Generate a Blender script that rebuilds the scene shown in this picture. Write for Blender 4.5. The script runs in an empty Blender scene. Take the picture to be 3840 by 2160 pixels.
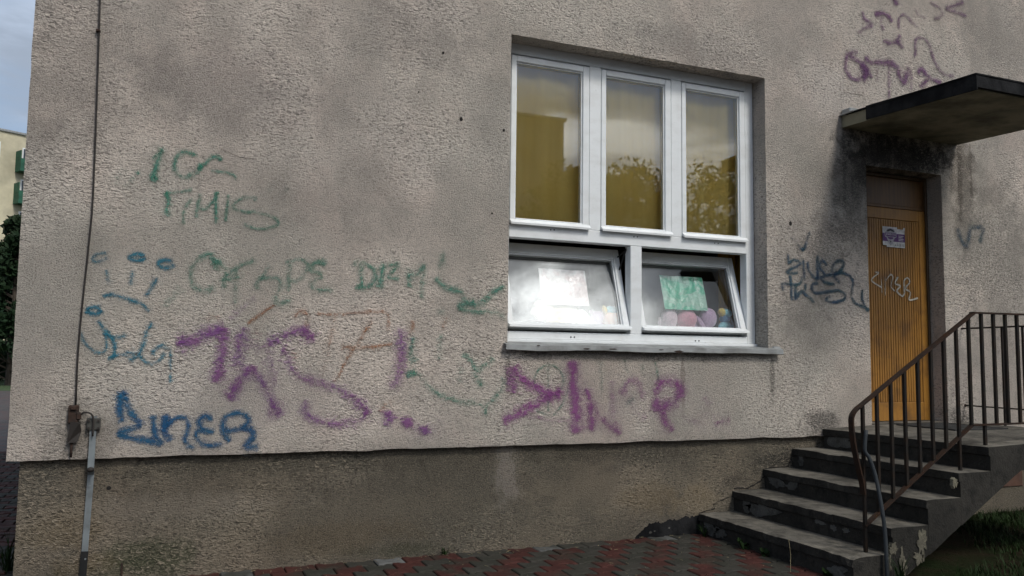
import bpy, math, random
from mathutils import Vector, Matrix, noise as mnoise
random.seed(7)
R = math.radians
scene = bpy.context.scene
col = scene.collection

# ------------------------------------------------------------------ camera
CAM = Vector((0.0, -5.764, 1.40))
FPX, YAW, PITCH, ROLL = 3127.2, 0.394492, 0.0849015, 0.0123789
fw = Vector((math.sin(YAW)*math.cos(PITCH), math.cos(YAW)*math.cos(PITCH), math.sin(PITCH)))
rt0 = Vector((math.cos(YAW), -math.sin(YAW), 0)); up0 = rt0.cross(fw)
rt = math.cos(ROLL)*rt0 + math.sin(ROLL)*up0
up = -math.sin(ROLL)*rt0 + math.cos(ROLL)*up0
cd = bpy.data.cameras.new('camera'); cam = bpy.data.objects.new('camera', cd); col.objects.link(cam)
cd.sensor_width = 36; cd.lens = 36*FPX/3840; cd.clip_start = .05; cd.clip_end = 1000
cam.matrix_world = Matrix(((rt.x, up.x, -fw.x, CAM.x), (rt.y, up.y, -fw.y, CAM.y), (rt.z, up.z, -fw.z, CAM.z), (0, 0, 0, 1)))
scene.camera = cam

# ------------------------------------------------------------------ world, sun, exposure
SUN_AZ, SUN_EL = 18, 50          # azimuth to the right of the wall's outward normal
sd = Vector((math.sin(R(SUN_AZ))*math.cos(R(SUN_EL)), -math.cos(R(SUN_AZ))*math.cos(R(SUN_EL)), math.sin(R(SUN_EL))))
w = bpy.data.worlds.new('World'); scene.world = w; w.use_nodes = True
nt = w.node_tree; nt.nodes.clear()
def N(t, kind, **kw):
    n = t.nodes.new(kind)
    for k, v in kw.items(): setattr(n, k, v)
    return n
def L(t, a, b): t.links.new(a, b)
def mathn(t, op, a, b=None, clamp=False):
    n = N(t, 'ShaderNodeMath', operation=op, use_clamp=clamp)
    for i, v in enumerate((a, b)):
        if v is None: continue
        if isinstance(v, (int, float)): n.inputs[i].default_value = v
        else: L(t, v, n.inputs[i])
    return n.outputs[0]
def mapr(t, v, a, b, c=0., d=1., smooth=True):
    n = N(t, 'ShaderNodeMapRange', interpolation_type='SMOOTHSTEP' if smooth else 'LINEAR')
    if not smooth: n.clamp = True
    L(t, v, n.inputs[0])
    for i, x in enumerate((a, b, c, d)):
        if isinstance(x, (int, float)): n.inputs[i+1].default_value = x
        else: L(t, x, n.inputs[i+1])
    return n.outputs[0]
def mixc(t, f, a, b, mode='MIX'):
    n = N(t, 'ShaderNodeMix', data_type='RGBA', blend_type=mode)
    for i, v in ((0, f), (6, a), (7, b)):
        if isinstance(v, (int, float)): n.inputs[i].default_value = v
        elif isinstance(v, tuple): n.inputs[i].default_value = (*v, 1)
        else: L(t, v, n.inputs[i])
    return n.outputs[2]
def noisen(t, vec, scale, detail=3, rough=.55, dist=0.):
    n = N(t, 'ShaderNodeTexNoise'); n.inputs['Scale'].default_value = scale
    n.inputs['Detail'].default_value = detail; n.inputs['Roughness'].default_value = rough
    n.inputs['Distortion'].default_value = dist
    L(t, vec, n.inputs['Vector']); return n.outputs[0]
def mapn(t, vec, scale=(1, 1, 1), loc=(0, 0, 0)):
    n = N(t, 'ShaderNodeMapping'); n.inputs['Scale'].default_value = scale; n.inputs['Location'].default_value = loc
    L(t, vec, n.inputs['Vector']); return n.outputs[0]

sky = N(nt, 'ShaderNodeTexSky', sky_type='NISHITA', sun_disc=False, sun_elevation=R(SUN_EL), air_density=1.4, dust_density=2.5)
sky.sun_rotation = math.atan2(sd.x, sd.y)
tc = N(nt, 'ShaderNodeTexCoord'); gen = tc.outputs['Generated']
sep = N(nt, 'ShaderNodeSeparateXYZ'); L(nt, gen, sep.inputs[0])
# project the direction on a flat cloud layer so clouds shrink to the horizon
den = mathn(nt, 'MAXIMUM', mathn(nt, 'ADD', sep.outputs[2], .12), .05)
cx = mathn(nt, 'DIVIDE', sep.outputs[0], den); cy = mathn(nt, 'DIVIDE', sep.outputs[1], den)
cmb = N(nt, 'ShaderNodeCombineXYZ'); L(nt, cx, cmb.inputs[0]); L(nt, cy, cmb.inputs[1])
cl = noisen(nt, mapn(nt, cmb.outputs[0], (1, 1, 1), (7.5, -2.8, 4)), 1.15, 7, .55, .4)
cover = mapr(nt, cl, .40, .58)
CLOUD = (23.8, -9.5, 16)
lum = noisen(nt, mapn(nt, cmb.outputs[0], (1, 1, 1), CLOUD), 1.5, 7, .58, .35)
GAP_AZ, GAP_EL = 24, 35          # thin, sun-struck cloud below the sun
gd = (math.sin(R(GAP_AZ))*math.cos(R(GAP_EL)), -math.cos(R(GAP_AZ))*math.cos(R(GAP_EL)), math.sin(R(GAP_EL)))
dotn = N(nt, 'ShaderNodeVectorMath', operation='DOT_PRODUCT'); L(nt, gen, dotn.inputs[0]); dotn.inputs[1].default_value = gd
glow = mathn(nt, 'POWER', mathn(nt, 'MAXIMUM', dotn.outputs['Value'], 0.), 4)
halo = mathn(nt, 'POWER', mathn(nt, 'MAXIMUM', dotn.outputs['Value'], 0.), 60)
bright = mapr(nt, lum, .40, .60)
lumv = mathn(nt, 'ADD', 3.4, mathn(nt, 'ADD', mathn(nt, 'MULTIPLY', bright, mathn(nt, 'ADD', 1.2, mathn(nt, 'MULTIPLY', glow, 10.))), mathn(nt, 'MULTIPLY', halo, mathn(nt, 'ADD', 8., mathn(nt, 'MULTIPLY', bright, 86.)))))
ctint = mixc(nt, mathn(nt, 'POWER', glow, .5, True), (.80, .95, 1.19), (1.0, 1.0, .98))
ccol = N(nt, 'ShaderNodeVectorMath', operation='SCALE'); L(nt, ctint, ccol.inputs[0]); L(nt, lumv, ccol.inputs['Scale'])
skyg = mixc(nt, .75, sky.outputs[0], (2.4, 3.2, 4.6))
fin = mixc(nt, cover, skyg, ccol.outputs[0])
bg = N(nt, 'ShaderNodeBackground'); bg.inputs[1].default_value = .1
L(nt, fin, bg.inputs[0]); ow = N(nt, 'ShaderNodeOutputWorld'); L(nt, bg.outputs[0], ow.inputs[0])

sl = bpy.data.lights.new('sun', 'SUN'); so = bpy.data.objects.new('sun', sl); col.objects.link(so)
sl.energy = 1.5; sl.angle = R(12); sl.color = (1.0, .96, .90)
so.rotation_euler = sd.to_track_quat('Z', 'Y').to_euler(); so.location = (6, -8, 12)
scene.view_settings.view_transform = 'Standard'; scene.view_settings.look = 'None'
scene.view_settings.gamma = 1; scene.view_settings.exposure = 0.42
scene.render.engine = 'CYCLES'; scene.cycles.transparent_max_bounces = 64; scene.cycles.max_bounces = 6

# ------------------------------------------------------------------ helpers
def at(px, py, y=0.0):
    d = fw + rt*((px-1920)/FPX) - up*((py-1080)/FPX)
    return CAM + d*((y-CAM.y)/d.y)
def along(px, py, t): return CAM + (fw + rt*((px-1920)/FPX) - up*((py-1080)/FPX))*t
def tag(o, label=None, cat=None, group=None, kind=None):
    if label: o['label'] = label
    if cat: o['category'] = cat
    if group: o['group'] = group
    if kind: o['kind'] = kind
    return o
def empty(name, loc=(0, 0, 0)):
    o = bpy.data.objects.new(name, None); o.location = loc; o.empty_display_size = .1; col.objects.link(o); return o
class MB:
    def __init__(s): s.v = []; s.f = []; s.smooth = False
    def add(s, vs, fs):
        n = len(s.v); s.v += [tuple(x) for x in vs]; s.f += [tuple(i+n for i in f) for f in fs]; return s
    def box(s, a, b, bev=0.0):
        x0, y0, z0 = (min(a[i], b[i]) for i in range(3)); x1, y1, z1 = (max(a[i], b[i]) for i in range(3))
        if bev <= 0:
            return s.add([(x0,y0,z0),(x1,y0,z0),(x1,y1,z0),(x0,y1,z0),(x0,y0,z1),(x1,y0,z1),(x1,y1,z1),(x0,y1,z1)],
                  [(0,3,2,1),(4,5,6,7),(0,1,5,4),(1,2,6,5),(2,3,7,6),(3,0,4,7)])
        e = min(bev, .45*min(x1-x0, y1-y0, z1-z0)); V = []; F = []
        idx = {}
        for ix, X in ((0, x0), (1, x1)):
            for iy, Y in ((0, y0), (1, y1)):
                for iz, Z in ((0, z0), (1, z1)):
                    sx, sy, sz = (e if ix == 0 else -e), (e if iy == 0 else -e), (e if iz == 0 else -e)
                    for ax in range(3):
                        p = [X+sx, Y+sy, Z+sz]; p[ax] = (X, Y, Z)[ax]
                        idx[ix, iy, iz, ax] = len(V); V.append(tuple(p))
        def q(ax, sgn):
            o = [i for i in range(3) if i != ax]; r = []
            for a_, b_ in ((0,0),(1,0),(1,1),(0,1)):
                k = [0,0,0]; k[ax] = sgn; k[o[0]] = a_; k[o[1]] = b_; r.append(idx[k[0],k[1],k[2],ax])
            return r
        for ax in range(3):
            for sg in (0, 1):
                f = q(ax, sg); F.append(f)
        for ax in range(3):
            o = [i for i in range(3) if i != ax]
            for a_ in (0, 1):
                for b_ in (0, 1):
                    k0 = [0,0,0]; k0[ax] = 0; k0[o[0]] = a_; k0[o[1]] = b_; k1 = list(k0); k1[ax] = 1
                    F.append([idx[(*k0, o[0])], idx[(*k1, o[0])], idx[(*k1, o[1])], idx[(*k0, o[1])]])
        for ix in (0,1):
            for iy in (0,1):
                for iz in (0,1): F.append([idx[ix,iy,iz,a] for a in range(3)])
        c = Vector(((x0+x1)/2, (y0+y1)/2, (z0+z1)/2)); G = []
        for f in F:
            p = [Vector(V[i]) for i in f]; n = (p[1]-p[0]).cross(p[2]-p[0])
            G.append(f if n.dot(sum(p, Vector())/len(p)-c) > 0 else f[::-1])
        return s.add(V, G)
    def prism(s, poly, axis, a, b):
        """poly: 2D outline, extruded along axis (0 x,1 y,2 z) from a to b"""
        n = len(poly)
        def P(p, t):
            r = list(p); r.insert(axis, t); return tuple(r)
        V = [P(p, a) for p in poly] + [P(p, b) for p in poly]
        F = [tuple(range(n)), tuple(range(2*n-1, n-1, -1))] + [(i, i+n, (i+1) % n+n, (i+1) % n) for i in range(n)]
        return s.add(V, F)
    def tube(s, pts, r, n=8, caps=True):
        pts = [Vector(p) for p in pts]; V = []; F = []; m = len(pts); pu = None
        for i, p in enumerate(pts):
            d = (pts[min(i+1, m-1)]-pts[max(i-1, 0)]).normalized()
            if pu is None: pu = d.orthogonal().normalized()
            pu = (pu - d*pu.dot(d)).normalized(); b = d.cross(pu)
            rr = r[i] if isinstance(r, (list, tuple)) else r
            for k in range(n):
                a = 2*math.pi*k/n; V.append(p + pu*math.cos(a)*rr + b*math.sin(a)*rr)
        for i in range(m-1):
            for k in range(n): F.append((i*n+k, i*n+(k+1) % n, (i+1)*n+(k+1) % n, (i+1)*n+k))
        if caps: F += [tuple(range(n))[::-1], tuple(range((m-1)*n, m*n))]
        return s.add(V, F)
    def bar(s, p0, p1, wd, th, side=(0, 1, 0), ext=0.):
        """rectangular bar p0-p1: wd along 'side', th across"""
        p0 = Vector(p0); p1 = Vector(p1); d = (p1-p0).normalized(); p0 = p0-d*ext; p1 = p1+d*ext
        sv = Vector(side); sv = (sv-d*sv.dot(d)).normalized(); tv = d.cross(sv); V = []
        for p in (p0, p1):
            for a, b in ((-1,-1),(1,-1),(1,1),(-1,1)): V.append(p+sv*a*wd/2+tv*b*th/2)
        return s.add(V, [(0,3,2,1),(4,5,6,7),(0,1,5,4),(1,2,6,5),(2,3,7,6),(3,0,4,7)])
    def ell(s, c, r, nu=20, nv=12, rot=None, jit=0., f=None):
        c = Vector(c); V = []; F = []
        for j in range(nv+1):
            th = math.pi*j/nv
            for i in range(nu):
                ph = 2*math.pi*i/nu
                p = Vector((math.sin(th)*math.cos(ph), math.sin(th)*math.sin(ph), math.cos(th)))
                k = 1+jit*mnoise.noise(p*3+c*7)
                q = Vector((p.x*r[0]*k, p.y*r[1]*k, p.z*r[2]*k))
                if f: q = f(p, q)
                if rot: q = rot @ q
                V.append(c+q)
        for j in range(nv):
            for i in range(nu): F.append((j*nu+i, (j+1)*nu+i, (j+1)*nu+(i+1) % nu, j*nu+(i+1) % nu))
        return s.add(V, F)
    def build(s, name, mat, parent=None, smooth=False, loc=None):
        me = bpy.data.meshes.new(name)
        vs = s.v
        if loc is not None: vs = [(x-loc[0], y-loc[1], z-loc[2]) for x, y, z in s.v]
        me.from_pydata(vs, [], s.f); me.update()
        if smooth: me.polygons.foreach_set('use_smooth', [True]*len(me.polygons))
        o = bpy.data.objects.new(name, me); col.objects.link(o)
        if loc is not None: o.location = loc
        if mat: me.materials.append(mat)
        if parent:
            o.parent = parent; o.matrix_parent_inverse = pinv(parent)
        return o
def pinv(p):
    m = Matrix.Identity(4); q = p
    while q is not None:
        m = q.matrix_parent_inverse @ q.matrix_basis @ m if q.parent else q.matrix_basis @ m
        q = q.parent
    return m.inverted()
def cat_rom(pts, step=.012):
    P = [Vector(p) for p in pts]
    if len(P) == 2: 
        n = max(2, int((P[1]-P[0]).length/step)); return [P[0].lerp(P[1], i/n) for i in range(n+1)]
    Q = [P[0]*2-P[1]] + P + [P[-1]*2-P[-2]]; out = []
    for i in range(1, len(Q)-2):
        n = max(2, int((Q[i+1]-Q[i]).length/step))
        for k in range(n):
            t = k/n; a, b, c, d = Q[i-1:i+3]
            out.append(.5*((2*b)+(c-a)*t+(2*a-5*b+4*c-d)*t*t+(3*b-a-3*c+d)*t**3))
    out.append(P[-1]); return out

# ------------------------------------------------------------------ materials
def newmat(name):
    m = bpy.data.materials.new(name); m.use_nodes = True; t = m.node_tree
    return m, t, t.nodes['Principled BSDF']
def pos(t): return N(t, 'ShaderNodeNewGeometry').outputs['Position']
def obj_co(t): return N(t, 'ShaderNodeTexCoord').outputs['Object']
def simple(name, c, rough=.6, var=.25, scale=8, metal=0., bump=0., bscale=60, c2=None, spec=.4, detail=4):
    m, t, b = newmat(name); p = pos(t)
    n = noisen(t, p, scale, detail, .6)
    c2 = c2 or tuple(x*(1-var*1.4) for x in c)
    L(t, mixc(t, mapr(t, n, .35, .68), c, c2), b.inputs['Base Color'])
    b.inputs['Metallic'].default_value = metal; b.inputs['Specular IOR Level'].default_value = spec
    L(t, mapr(t, noisen(t, p, scale*3, 3), .3, .7, rough-.08, min(1, rough+.1)), b.inputs['Roughness'])
    if bump:
        bn = N(t, 'ShaderNodeBump'); bn.inputs['Strength'].default_value = .8; bn.inputs['Distance'].default_value = bump
        L(t, noisen(t, p, bscale, 4, .65), bn.inputs['Height']); L(t, bn.outputs[0], b.inputs['Normal'])
    return m
def grain(t, p, k=1.0):
    """roughcast height field shared by render, plinth and the paint that lies on them"""
    q = mapn(t, p, (1.0*k, 1.0*k, 1.8*k))
    a = noisen(t, q, 30, 2, .6, .9); b = noisen(t, q, 78, 3, .68, .4)
    sz = mapr(t, noisen(t, p, 1.1, 2), .38, .62, .25, .75)                         # coarser and finer throws of the trowel
    n = N(t, 'ShaderNodeMix', data_type='FLOAT'); L(t, sz, n.inputs[0]); L(t, a, n.inputs[2]); L(t, b, n.inputs[3])
    return n.outputs[0]
def blob(t, sp, cx, cz, rx, rz, nz, amp=.5):
    """soft irregular mask for stains and painted shade on a wall plane"""
    dx = mathn(t, 'DIVIDE', mathn(t, 'SUBTRACT', sp.outputs[0], cx), rx)
    dz = mathn(t, 'DIVIDE', mathn(t, 'SUBTRACT', sp.outputs[2], cz), rz)
    d = mathn(t, 'SQRT', mathn(t, 'ADD', mathn(t, 'MULTIPLY', dx, dx), mathn(t, 'MULTIPLY', dz, dz)))
    d = mathn(t, 'ADD', d, mathn(t, 'MULTIPLY', mathn(t, 'SUBTRACT', nz, .5), amp*3))
    return mapr(t, d, .35, 1.15, 1., 0.)
def add_bump(t, b, h, dist, strength=1.0):
    bn = N(t, 'ShaderNodeBump'); bn.inputs['Strength'].default_value = strength; bn.inputs['Distance'].default_value = dist
    L(t, h, bn.inputs['Height']); L(t, bn.outputs[0], b.inputs['Normal'])
def stain_shade_xy(px, py, y=0): v = at(px, py, y); return v.x, v.z
def render_mat(name, c1, c2, dirt, stains_shade, k=1.28, bump=.031, pit=.76, tipa=.36):
    m, t, b = newmat(name); p = pos(t); g = grain(t, p, k)
    sp = N(t, 'ShaderNodeSeparateXYZ'); L(t, p, sp.inputs[0])
    n1 = noisen(t, p, .9, 4, .6, .5)
    base = mixc(t, mapr(t, n1, .36, .66), c1, c2)
    pk = noisen(t, mapn(t, p, (1, 1, 1), (4, 0, 9)), 2.3, 3, .55)
    base = mixc(t, mathn(t, 'MULTIPLY', mapr(t, pk, .46, .7), .22), base, (c1[0]*1.03, c1[1]*.90, c1[2]*.88))
    st = noisen(t, mapn(t, p, (1.2, 1, .72)), 1.5, 6, .66, .5)                     # soot, slightly drawn out downward
    base = mixc(t, mathn(t, 'MULTIPLY', mapr(t, st, .46, .74), .34), base, dirt)
    mt = noisen(t, mapn(t, p, (1, 1, .9), (3, 1, 5)), 4.2, 5, .7, .4)
    base = mixc(t, mathn(t, 'MULTIPLY', mapr(t, mt, .42, .66), .34), base, dirt)
    gg = noisen(t, mapn(t, p, (1, 1, 1), (9, 2, 1)), .55, 3, .5)                   # greyer, greener towards some bays
    base = mixc(t, mathn(t, 'MULTIPLY', mapr(t, gg, .42, .62), .35), base, (c2[0]*.86, c2[1]*.92, c2[2]*.90))
    rough_v = mapr(t, noisen(t, p, 1.7, 3, .6), .35, .65, .7, 1.)
    nz = noisen(t, p, 6, 5, .72)
    sg = mapr(t, g, .38, .62, 1., .45)
    for (cx_, cz_, rx, rz, colr, amt) in stains_shade:
        base = mixc(t, mathn(t, 'MULTIPLY', mathn(t, 'MULTIPLY', blob(t, sp, cx_, cz_, rx, rz, nz, .85), sg), amt), base, colr)
    cav = mapr(t, g, .39, .485)                                                     # dirt held between the grains, with the shade of the pits painted in
    base = mixc(t, mathn(t, 'MULTIPLY', mathn(t, 'SUBTRACT', 1., cav), mathn(t, 'MULTIPLY', rough_v, pit)), base, tuple(x*.26 for x in c2))
    tip = mapr(t, g, .54, .66)
    base = mixc(t, mathn(t, 'MULTIPLY', tip, tipa), base, tuple(min(1, x*(1+tipa*.7)) for x in c1))
    L(t, base, b.inputs['Base Color']); b.inputs['Roughness'].default_value = .93; b.inputs['Specular IOR Level'].default_value = .25
    add_bump(t, b, g, bump)
    return m
SOOT_SHADE = (.035, .034, .03); MOSS = (.05, .058, .03); OCH = (.16, .118, .066); PALE = (.56, .50, .455)
def S(px, py, rx, rz, c, a, y=0): x, z = stain_shade_xy(px, py, y); return (x, z, rx, rz, c, a)
M = {}
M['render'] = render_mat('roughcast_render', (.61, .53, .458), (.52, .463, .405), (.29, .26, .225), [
    S(3085, 1585, .26, .13, SOOT_SHADE, .92), S(3190, 720, .26, .75, (.08, .075, .062), .8), S(3380, 585, .80, .26, (.014, .0135, .012), 1.0), S(3330, 560, .62, .16, (.014, .0135, .012), 1.0), S(3480, 600, .4, .14, (.014, .0135, .012), 1.0), S(3250, 620, .30, .30, (.04, .038, .032), .9), S(3610, 700, .20, .75, (.10, .078, .06), .85), S(3720, 950, .7, 1.0, (.22, .207, .18), .8), S(3760, 150, .8, .7, (.30, .28, .25), .6), S(2980, 1250, .55, .5, (.27, .25, .22), .5),  # near-black blobs above and left of the door paint canopy shade into the grime
    S(3610, 1480, .12, .5, (.11, .085, .07), .6), S(3600, 1570, .2, .1, SOOT_SHADE, .8), S(3100, 360, .35, .35, PALE, .5), S(3600, 1330, .12, .6, PALE, .55),
    S(300, 160, .35, .9, (.20, .18, .16), .5), S(850, 330, .7, .35, (.24, .21, .195), .5), S(1560, 120, .55, .35, (.24, .215, .195), .5),
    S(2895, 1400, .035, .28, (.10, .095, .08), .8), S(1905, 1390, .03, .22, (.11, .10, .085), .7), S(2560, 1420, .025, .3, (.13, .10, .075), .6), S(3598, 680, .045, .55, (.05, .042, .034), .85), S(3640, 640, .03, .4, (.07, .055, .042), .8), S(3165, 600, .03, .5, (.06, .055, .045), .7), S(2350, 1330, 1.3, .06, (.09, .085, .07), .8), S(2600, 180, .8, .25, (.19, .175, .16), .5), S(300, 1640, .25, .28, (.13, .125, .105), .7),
    S(2990, 1050, .4, .6, (.17, .155, .14), .5), S(3090, 950, .3, .5, (.13, .12, .105), .6), S(1000, 1500, .9, .3, PALE, .35), S(700, 1450, .6, .4, PALE, .3)])
M['plinth'] = render_mat('roughcast_plinth', (.215, .178, .132), (.155, .134, .104), (.085, .076, .059), [
    S(560, 2070, .30, .09, MOSS, .9, .05), S(520, 2130, .5, .07, MOSS, .8, .05), S(2920, 1730, .36, .12, SOOT_SHADE, .9, .05), S(2760, 1800, .16, .07, SOOT_SHADE, .7, .05), S(2330, 1850, .85, .22, (.27, .225, .165), .75, .05), S(2600, 1880, .3, .16, (.30, .24, .16), .7, .05), S(1300, 1920, 1.3, .14, (.21, .18, .135), .6, .05),
    S(1100, 1730, 1.6, .10, (.075, .07, .055), .75, .05), S(2300, 1700, 1.2, .08, (.075, .07, .055), .75, .05), S(250, 1980, .25, .16, OCH, .55, .05),
    S(1300, 2010, .7, .13, OCH, .45, .05), S(2450, 1870, .45, .14, OCH, .6, .05), S(1900, 1780, .12, .3, PALE, .35, .05), S(1500, 2060, .35, .06, MOSS, .6, .05),
    S(150, 1850, .2, .2, (.09, .085, .07), .6, .05), S(700, 1900, .8, .1, (.30, .26, .21), .5, .05), S(300, 2120, .2, .08, OCH, .6, .05)], 1.28, .034, .84, .8)
def paint_mat(name, c, c2=None, on_wall=True, k=1.28):
    m, t, b = newmat(name); p = pos(t); g = grain(t, p, k)
    at_ = N(t, 'ShaderNodeAttribute', attribute_name='cov'); cov = at_.outputs['Fac']
    L(t, mixc(t, mapr(t, noisen(t, p, 7, 3), .35, .65), c, c2 or tuple(x*.75 for x in c)), b.inputs['Base Color'])
    b.inputs['Roughness'].default_value = .7
    wear = mapr(t, noisen(t, p, 9, 3, .6), .3, .7, .72, 1.12)
    cv = mathn(t, 'MULTIPLY', cov, wear)
    if on_wall:
        thr = mapr(t, cv, 0., 1., .66, .375, False)
        gf = noisen(t, mapn(t, p, (1, 1, 1.5)), 150, 2, .6)
        gs = mathn(t, 'ADD', mathn(t, 'MULTIPLY', g, .6), mathn(t, 'MULTIPLY', gf, .4))
        al = mapr(t, gs, mathn(t, 'SUBTRACT', thr, .08), mathn(t, 'ADD', thr, .08))
        al = mathn(t, 'MULTIPLY', al, mapr(t, cv, 0., 1., .36, .74, False))
        add_bump(t, b, g, .031)
    else:
        al = mathn(t, 'MULTIPLY', mapr(t, cv, .1, .7), .8)
    al = mathn(t, 'MULTIPLY', al, mapr(t, cov, 0.0, .12))
    L(t, al, b.inputs['Alpha']); return m
M['p_green'] = paint_mat('sprayed_green', (.04, .25, .16), (.06, .28, .20))
M['p_blue'] = paint_mat('sprayed_light_blue', (.010, .18, .27), (.02, .22, .30))
M['p_navy'] = paint_mat('sprayed_deep_blue', (.004, .10, .25), (.004, .13, .26))
M['p_violet'] = paint_mat('sprayed_violet', (.23, .065, .28), (.28, .085, .27))
M['p_magenta'] = paint_mat('sprayed_magenta', (.31, .06, .27), (.29, .09, .26))
M['p_orange'] = paint_mat('sprayed_orange', (.42, .17, .06), (.36, .16, .08))
M['p_teal'] = paint_mat('sprayed_teal', (.008, .075, .105), (.006, .055, .12))
M['p_plum'] = paint_mat('sprayed_plum', (.15, .05, .155), (.17, .07, .15))
M['p_white'] = paint_mat('white_marker', (.62, .58, .48), None, False)

def window_paint():
    m, t, b = newmat('white_window_paint'); p = pos(t)
    n = noisen(t, mapn(t, p, (1, 1, 2)), 5, 5, .65); n2 = noisen(t, p, 40, 4, .7)
    c = mixc(t, mapr(t, n, .40, .75), (.74, .76, .76), (.66, .67, .66))
    c = mixc(t, mathn(t, 'MULTIPLY', mapr(t, n2, .62, .76), .3), c, (.30, .29, .26))
    L(t, c, b.inputs['Base Color']); b.inputs['Roughness'].default_value = .48
    add_bump(t, b, n2, .0015, .5); return m
M['white'] = window_paint()
def glass(name, base=.02, k=1.6, rough=.016):
    m = bpy.data.materials.new(name); m.use_nodes = True; t = m.node_tree; t.nodes.clear()
    tr = N(t, 'ShaderNodeBsdfTransparent'); tr.inputs[0].default_value = (.975, .985, .98, 1)
    gl = N(t, 'ShaderNodeBsdfGlossy'); gl.inputs['Roughness'].default_value = rough; gl.inputs[0].default_value = (.97, .99, 1, 1)
    fr = N(t, 'ShaderNodeFresnel'); fr.inputs[0].default_value = 1.5
    fac = mathn(t, 'ADD', base, mathn(t, 'MULTIPLY', fr.outputs[0], k), True)
    mx = N(t, 'ShaderNodeMixShader'); L(t, fac, mx.inputs[0]); L(t, tr.outputs[0], mx.inputs[1]); L(t, gl.outputs[0], mx.inputs[2])
    o = N(t, 'ShaderNodeOutputMaterial'); L(t, mx.outputs[0], o.inputs[0]); return m
M['glass'] = glass('old_window_glass'); M['glass_low'] = glass('clear_window_glass', rough=.005)
def concrete(name, c1, c2, soot, worn_lit=None):
    m, t, b = newmat(name); p = pos(t)
    n = noisen(t, p, 2.6, 6, .65, .4); f = noisen(t, p, 60, 4, .7); mid = noisen(t, p, 13, 4, .6)
    c = mixc(t, mapr(t, n, .34, .62), c1, c2)
    c = mixc(t, mathn(t, 'MULTIPLY', mapr(t, mid, .47, .66), .7), c, soot)
    if worn_lit:                                   # treads paler: scuffed by feet, and light from above put into the colour
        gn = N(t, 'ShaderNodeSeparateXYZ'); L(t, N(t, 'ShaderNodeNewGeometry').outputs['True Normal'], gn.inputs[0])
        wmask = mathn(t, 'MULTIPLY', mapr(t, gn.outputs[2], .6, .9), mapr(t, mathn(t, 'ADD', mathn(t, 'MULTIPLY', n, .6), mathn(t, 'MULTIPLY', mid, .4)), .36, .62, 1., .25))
        c = mixc(t, wmask, c, worn_lit)
    c = mixc(t, mathn(t, 'MULTIPLY', mapr(t, f, .55, .72), .4), c, tuple(min(1, x*1.9) for x in c1))
    L(t, c, b.inputs['Base Color']); b.inputs['Roughness'].default_value = .9; b.inputs['Specular IOR Level'].default_value = .2
    add_bump(t, b, mathn(t, 'ADD', f, mathn(t, 'MULTIPLY', mid, 2)), .006); return m
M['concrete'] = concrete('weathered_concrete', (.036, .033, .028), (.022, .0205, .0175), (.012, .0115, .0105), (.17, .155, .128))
M['concrete_pale'] = concrete('pale_concrete_patch', (.10, .098, .09), (.065, .064, .058), (.035, .034, .03))
M['soffit'] = simple('stained_soffit_paint', (.24, .22, .15), .85, c2=(.085, .08, .05), scale=3.2, detail=6, bump=.004, bscale=25)
M['tar'] = simple('black_tar_felt', (.008, .0083, .009), .85, c2=(.022, .022, .023), spec=.08, scale=6, bump=.006, bscale=30)
M['zinc'] = simple('grey_zinc_sheet', (.33, .34, .335), .5, scale=5, metal=.35, c2=(.20, .20, .19), bump=.004, bscale=9)
M['rust'] = simple('rusty_iron', (.042, .022, .014), .85, scale=25, c2=(.018, .012, .009), bump=.003, bscale=90)
M['rail'] = simple('brown_painted_rail', (.024, .0165, .013), .55, scale=14, c2=(.038, .019, .011), bump=.001, bscale=80, spec=.14)
M['bal'] = simple('dark_baluster_paint', (.016, .0145, .013), .55, scale=14, c2=(.024, .016, .011), bump=.001, bscale=80, spec=.14)
M['galv'] = simple('galvanised_strip', (.27, .30, .31), .5, scale=7, metal=.5, c2=(.19, .205, .21))
M['black'] = simple('black_coating', (.012, .012, .012), .6, scale=9)
M['cable'] = simple('dark_cable', (.03, .024, .02), .7, scale=9)
M['conduit'] = simple('grey_plastic_pipe', (.034, .039, .043), .6, scale=6, spec=.2)
def door_mat(name, c1, c2, wear):
    m, t, b = newmat(name); p = pos(t)
    g = noisen(t, mapn(t, p, (30, 30, 1.6)), 1.6, 4, .6); n = noisen(t, p, 2.2, 5, .65)
    c = mixc(t, mapr(t, g, .35, .65), c1, c2)
    c = mixc(t, mathn(t, 'MULTIPLY', mapr(t, n, .47, .68), .7), c, wear)
    L(t, c, b.inputs['Base Color']); b.inputs['Roughness'].default_value = .5; add_bump(t, b, g, .001, .5); return m
M['door'] = door_mat('ochre_painted_wood', (.34, .158, .023), (.27, .122, .018), (.10, .046, .012))
M['door_frame'] = door_mat('brown_door_frame', (.10, .055, .02), (.07, .04, .016), (.04, .024, .012))
M['groove'] = simple('dark_groove', (.03, .017, .007), .8)
M['room'] = simple('room_plaster', (.22, .20, .17), .9, scale=1.5)
def curtain_mat(name, c1, c2):
    m, t, b = newmat(name); p = pos(t)
    n = noisen(t, mapn(t, p, (6, 1, .3)), 1.5, 3)
    L(t, mixc(t, mapr(t, n, .3, .7), c1, c2), b.inputs['Base Color']); b.inputs['Roughness'].default_value = .9
    b.inputs['Specular IOR Level'].default_value = .1; return m
M['curtain'] = curtain_mat('yellow_curtain_cloth', (.93, .71, .25), (.87, .64, .20))
M['drape'] = curtain_mat('brown_gold_drape', (.50, .29, .05), (.36, .20, .04))

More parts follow.
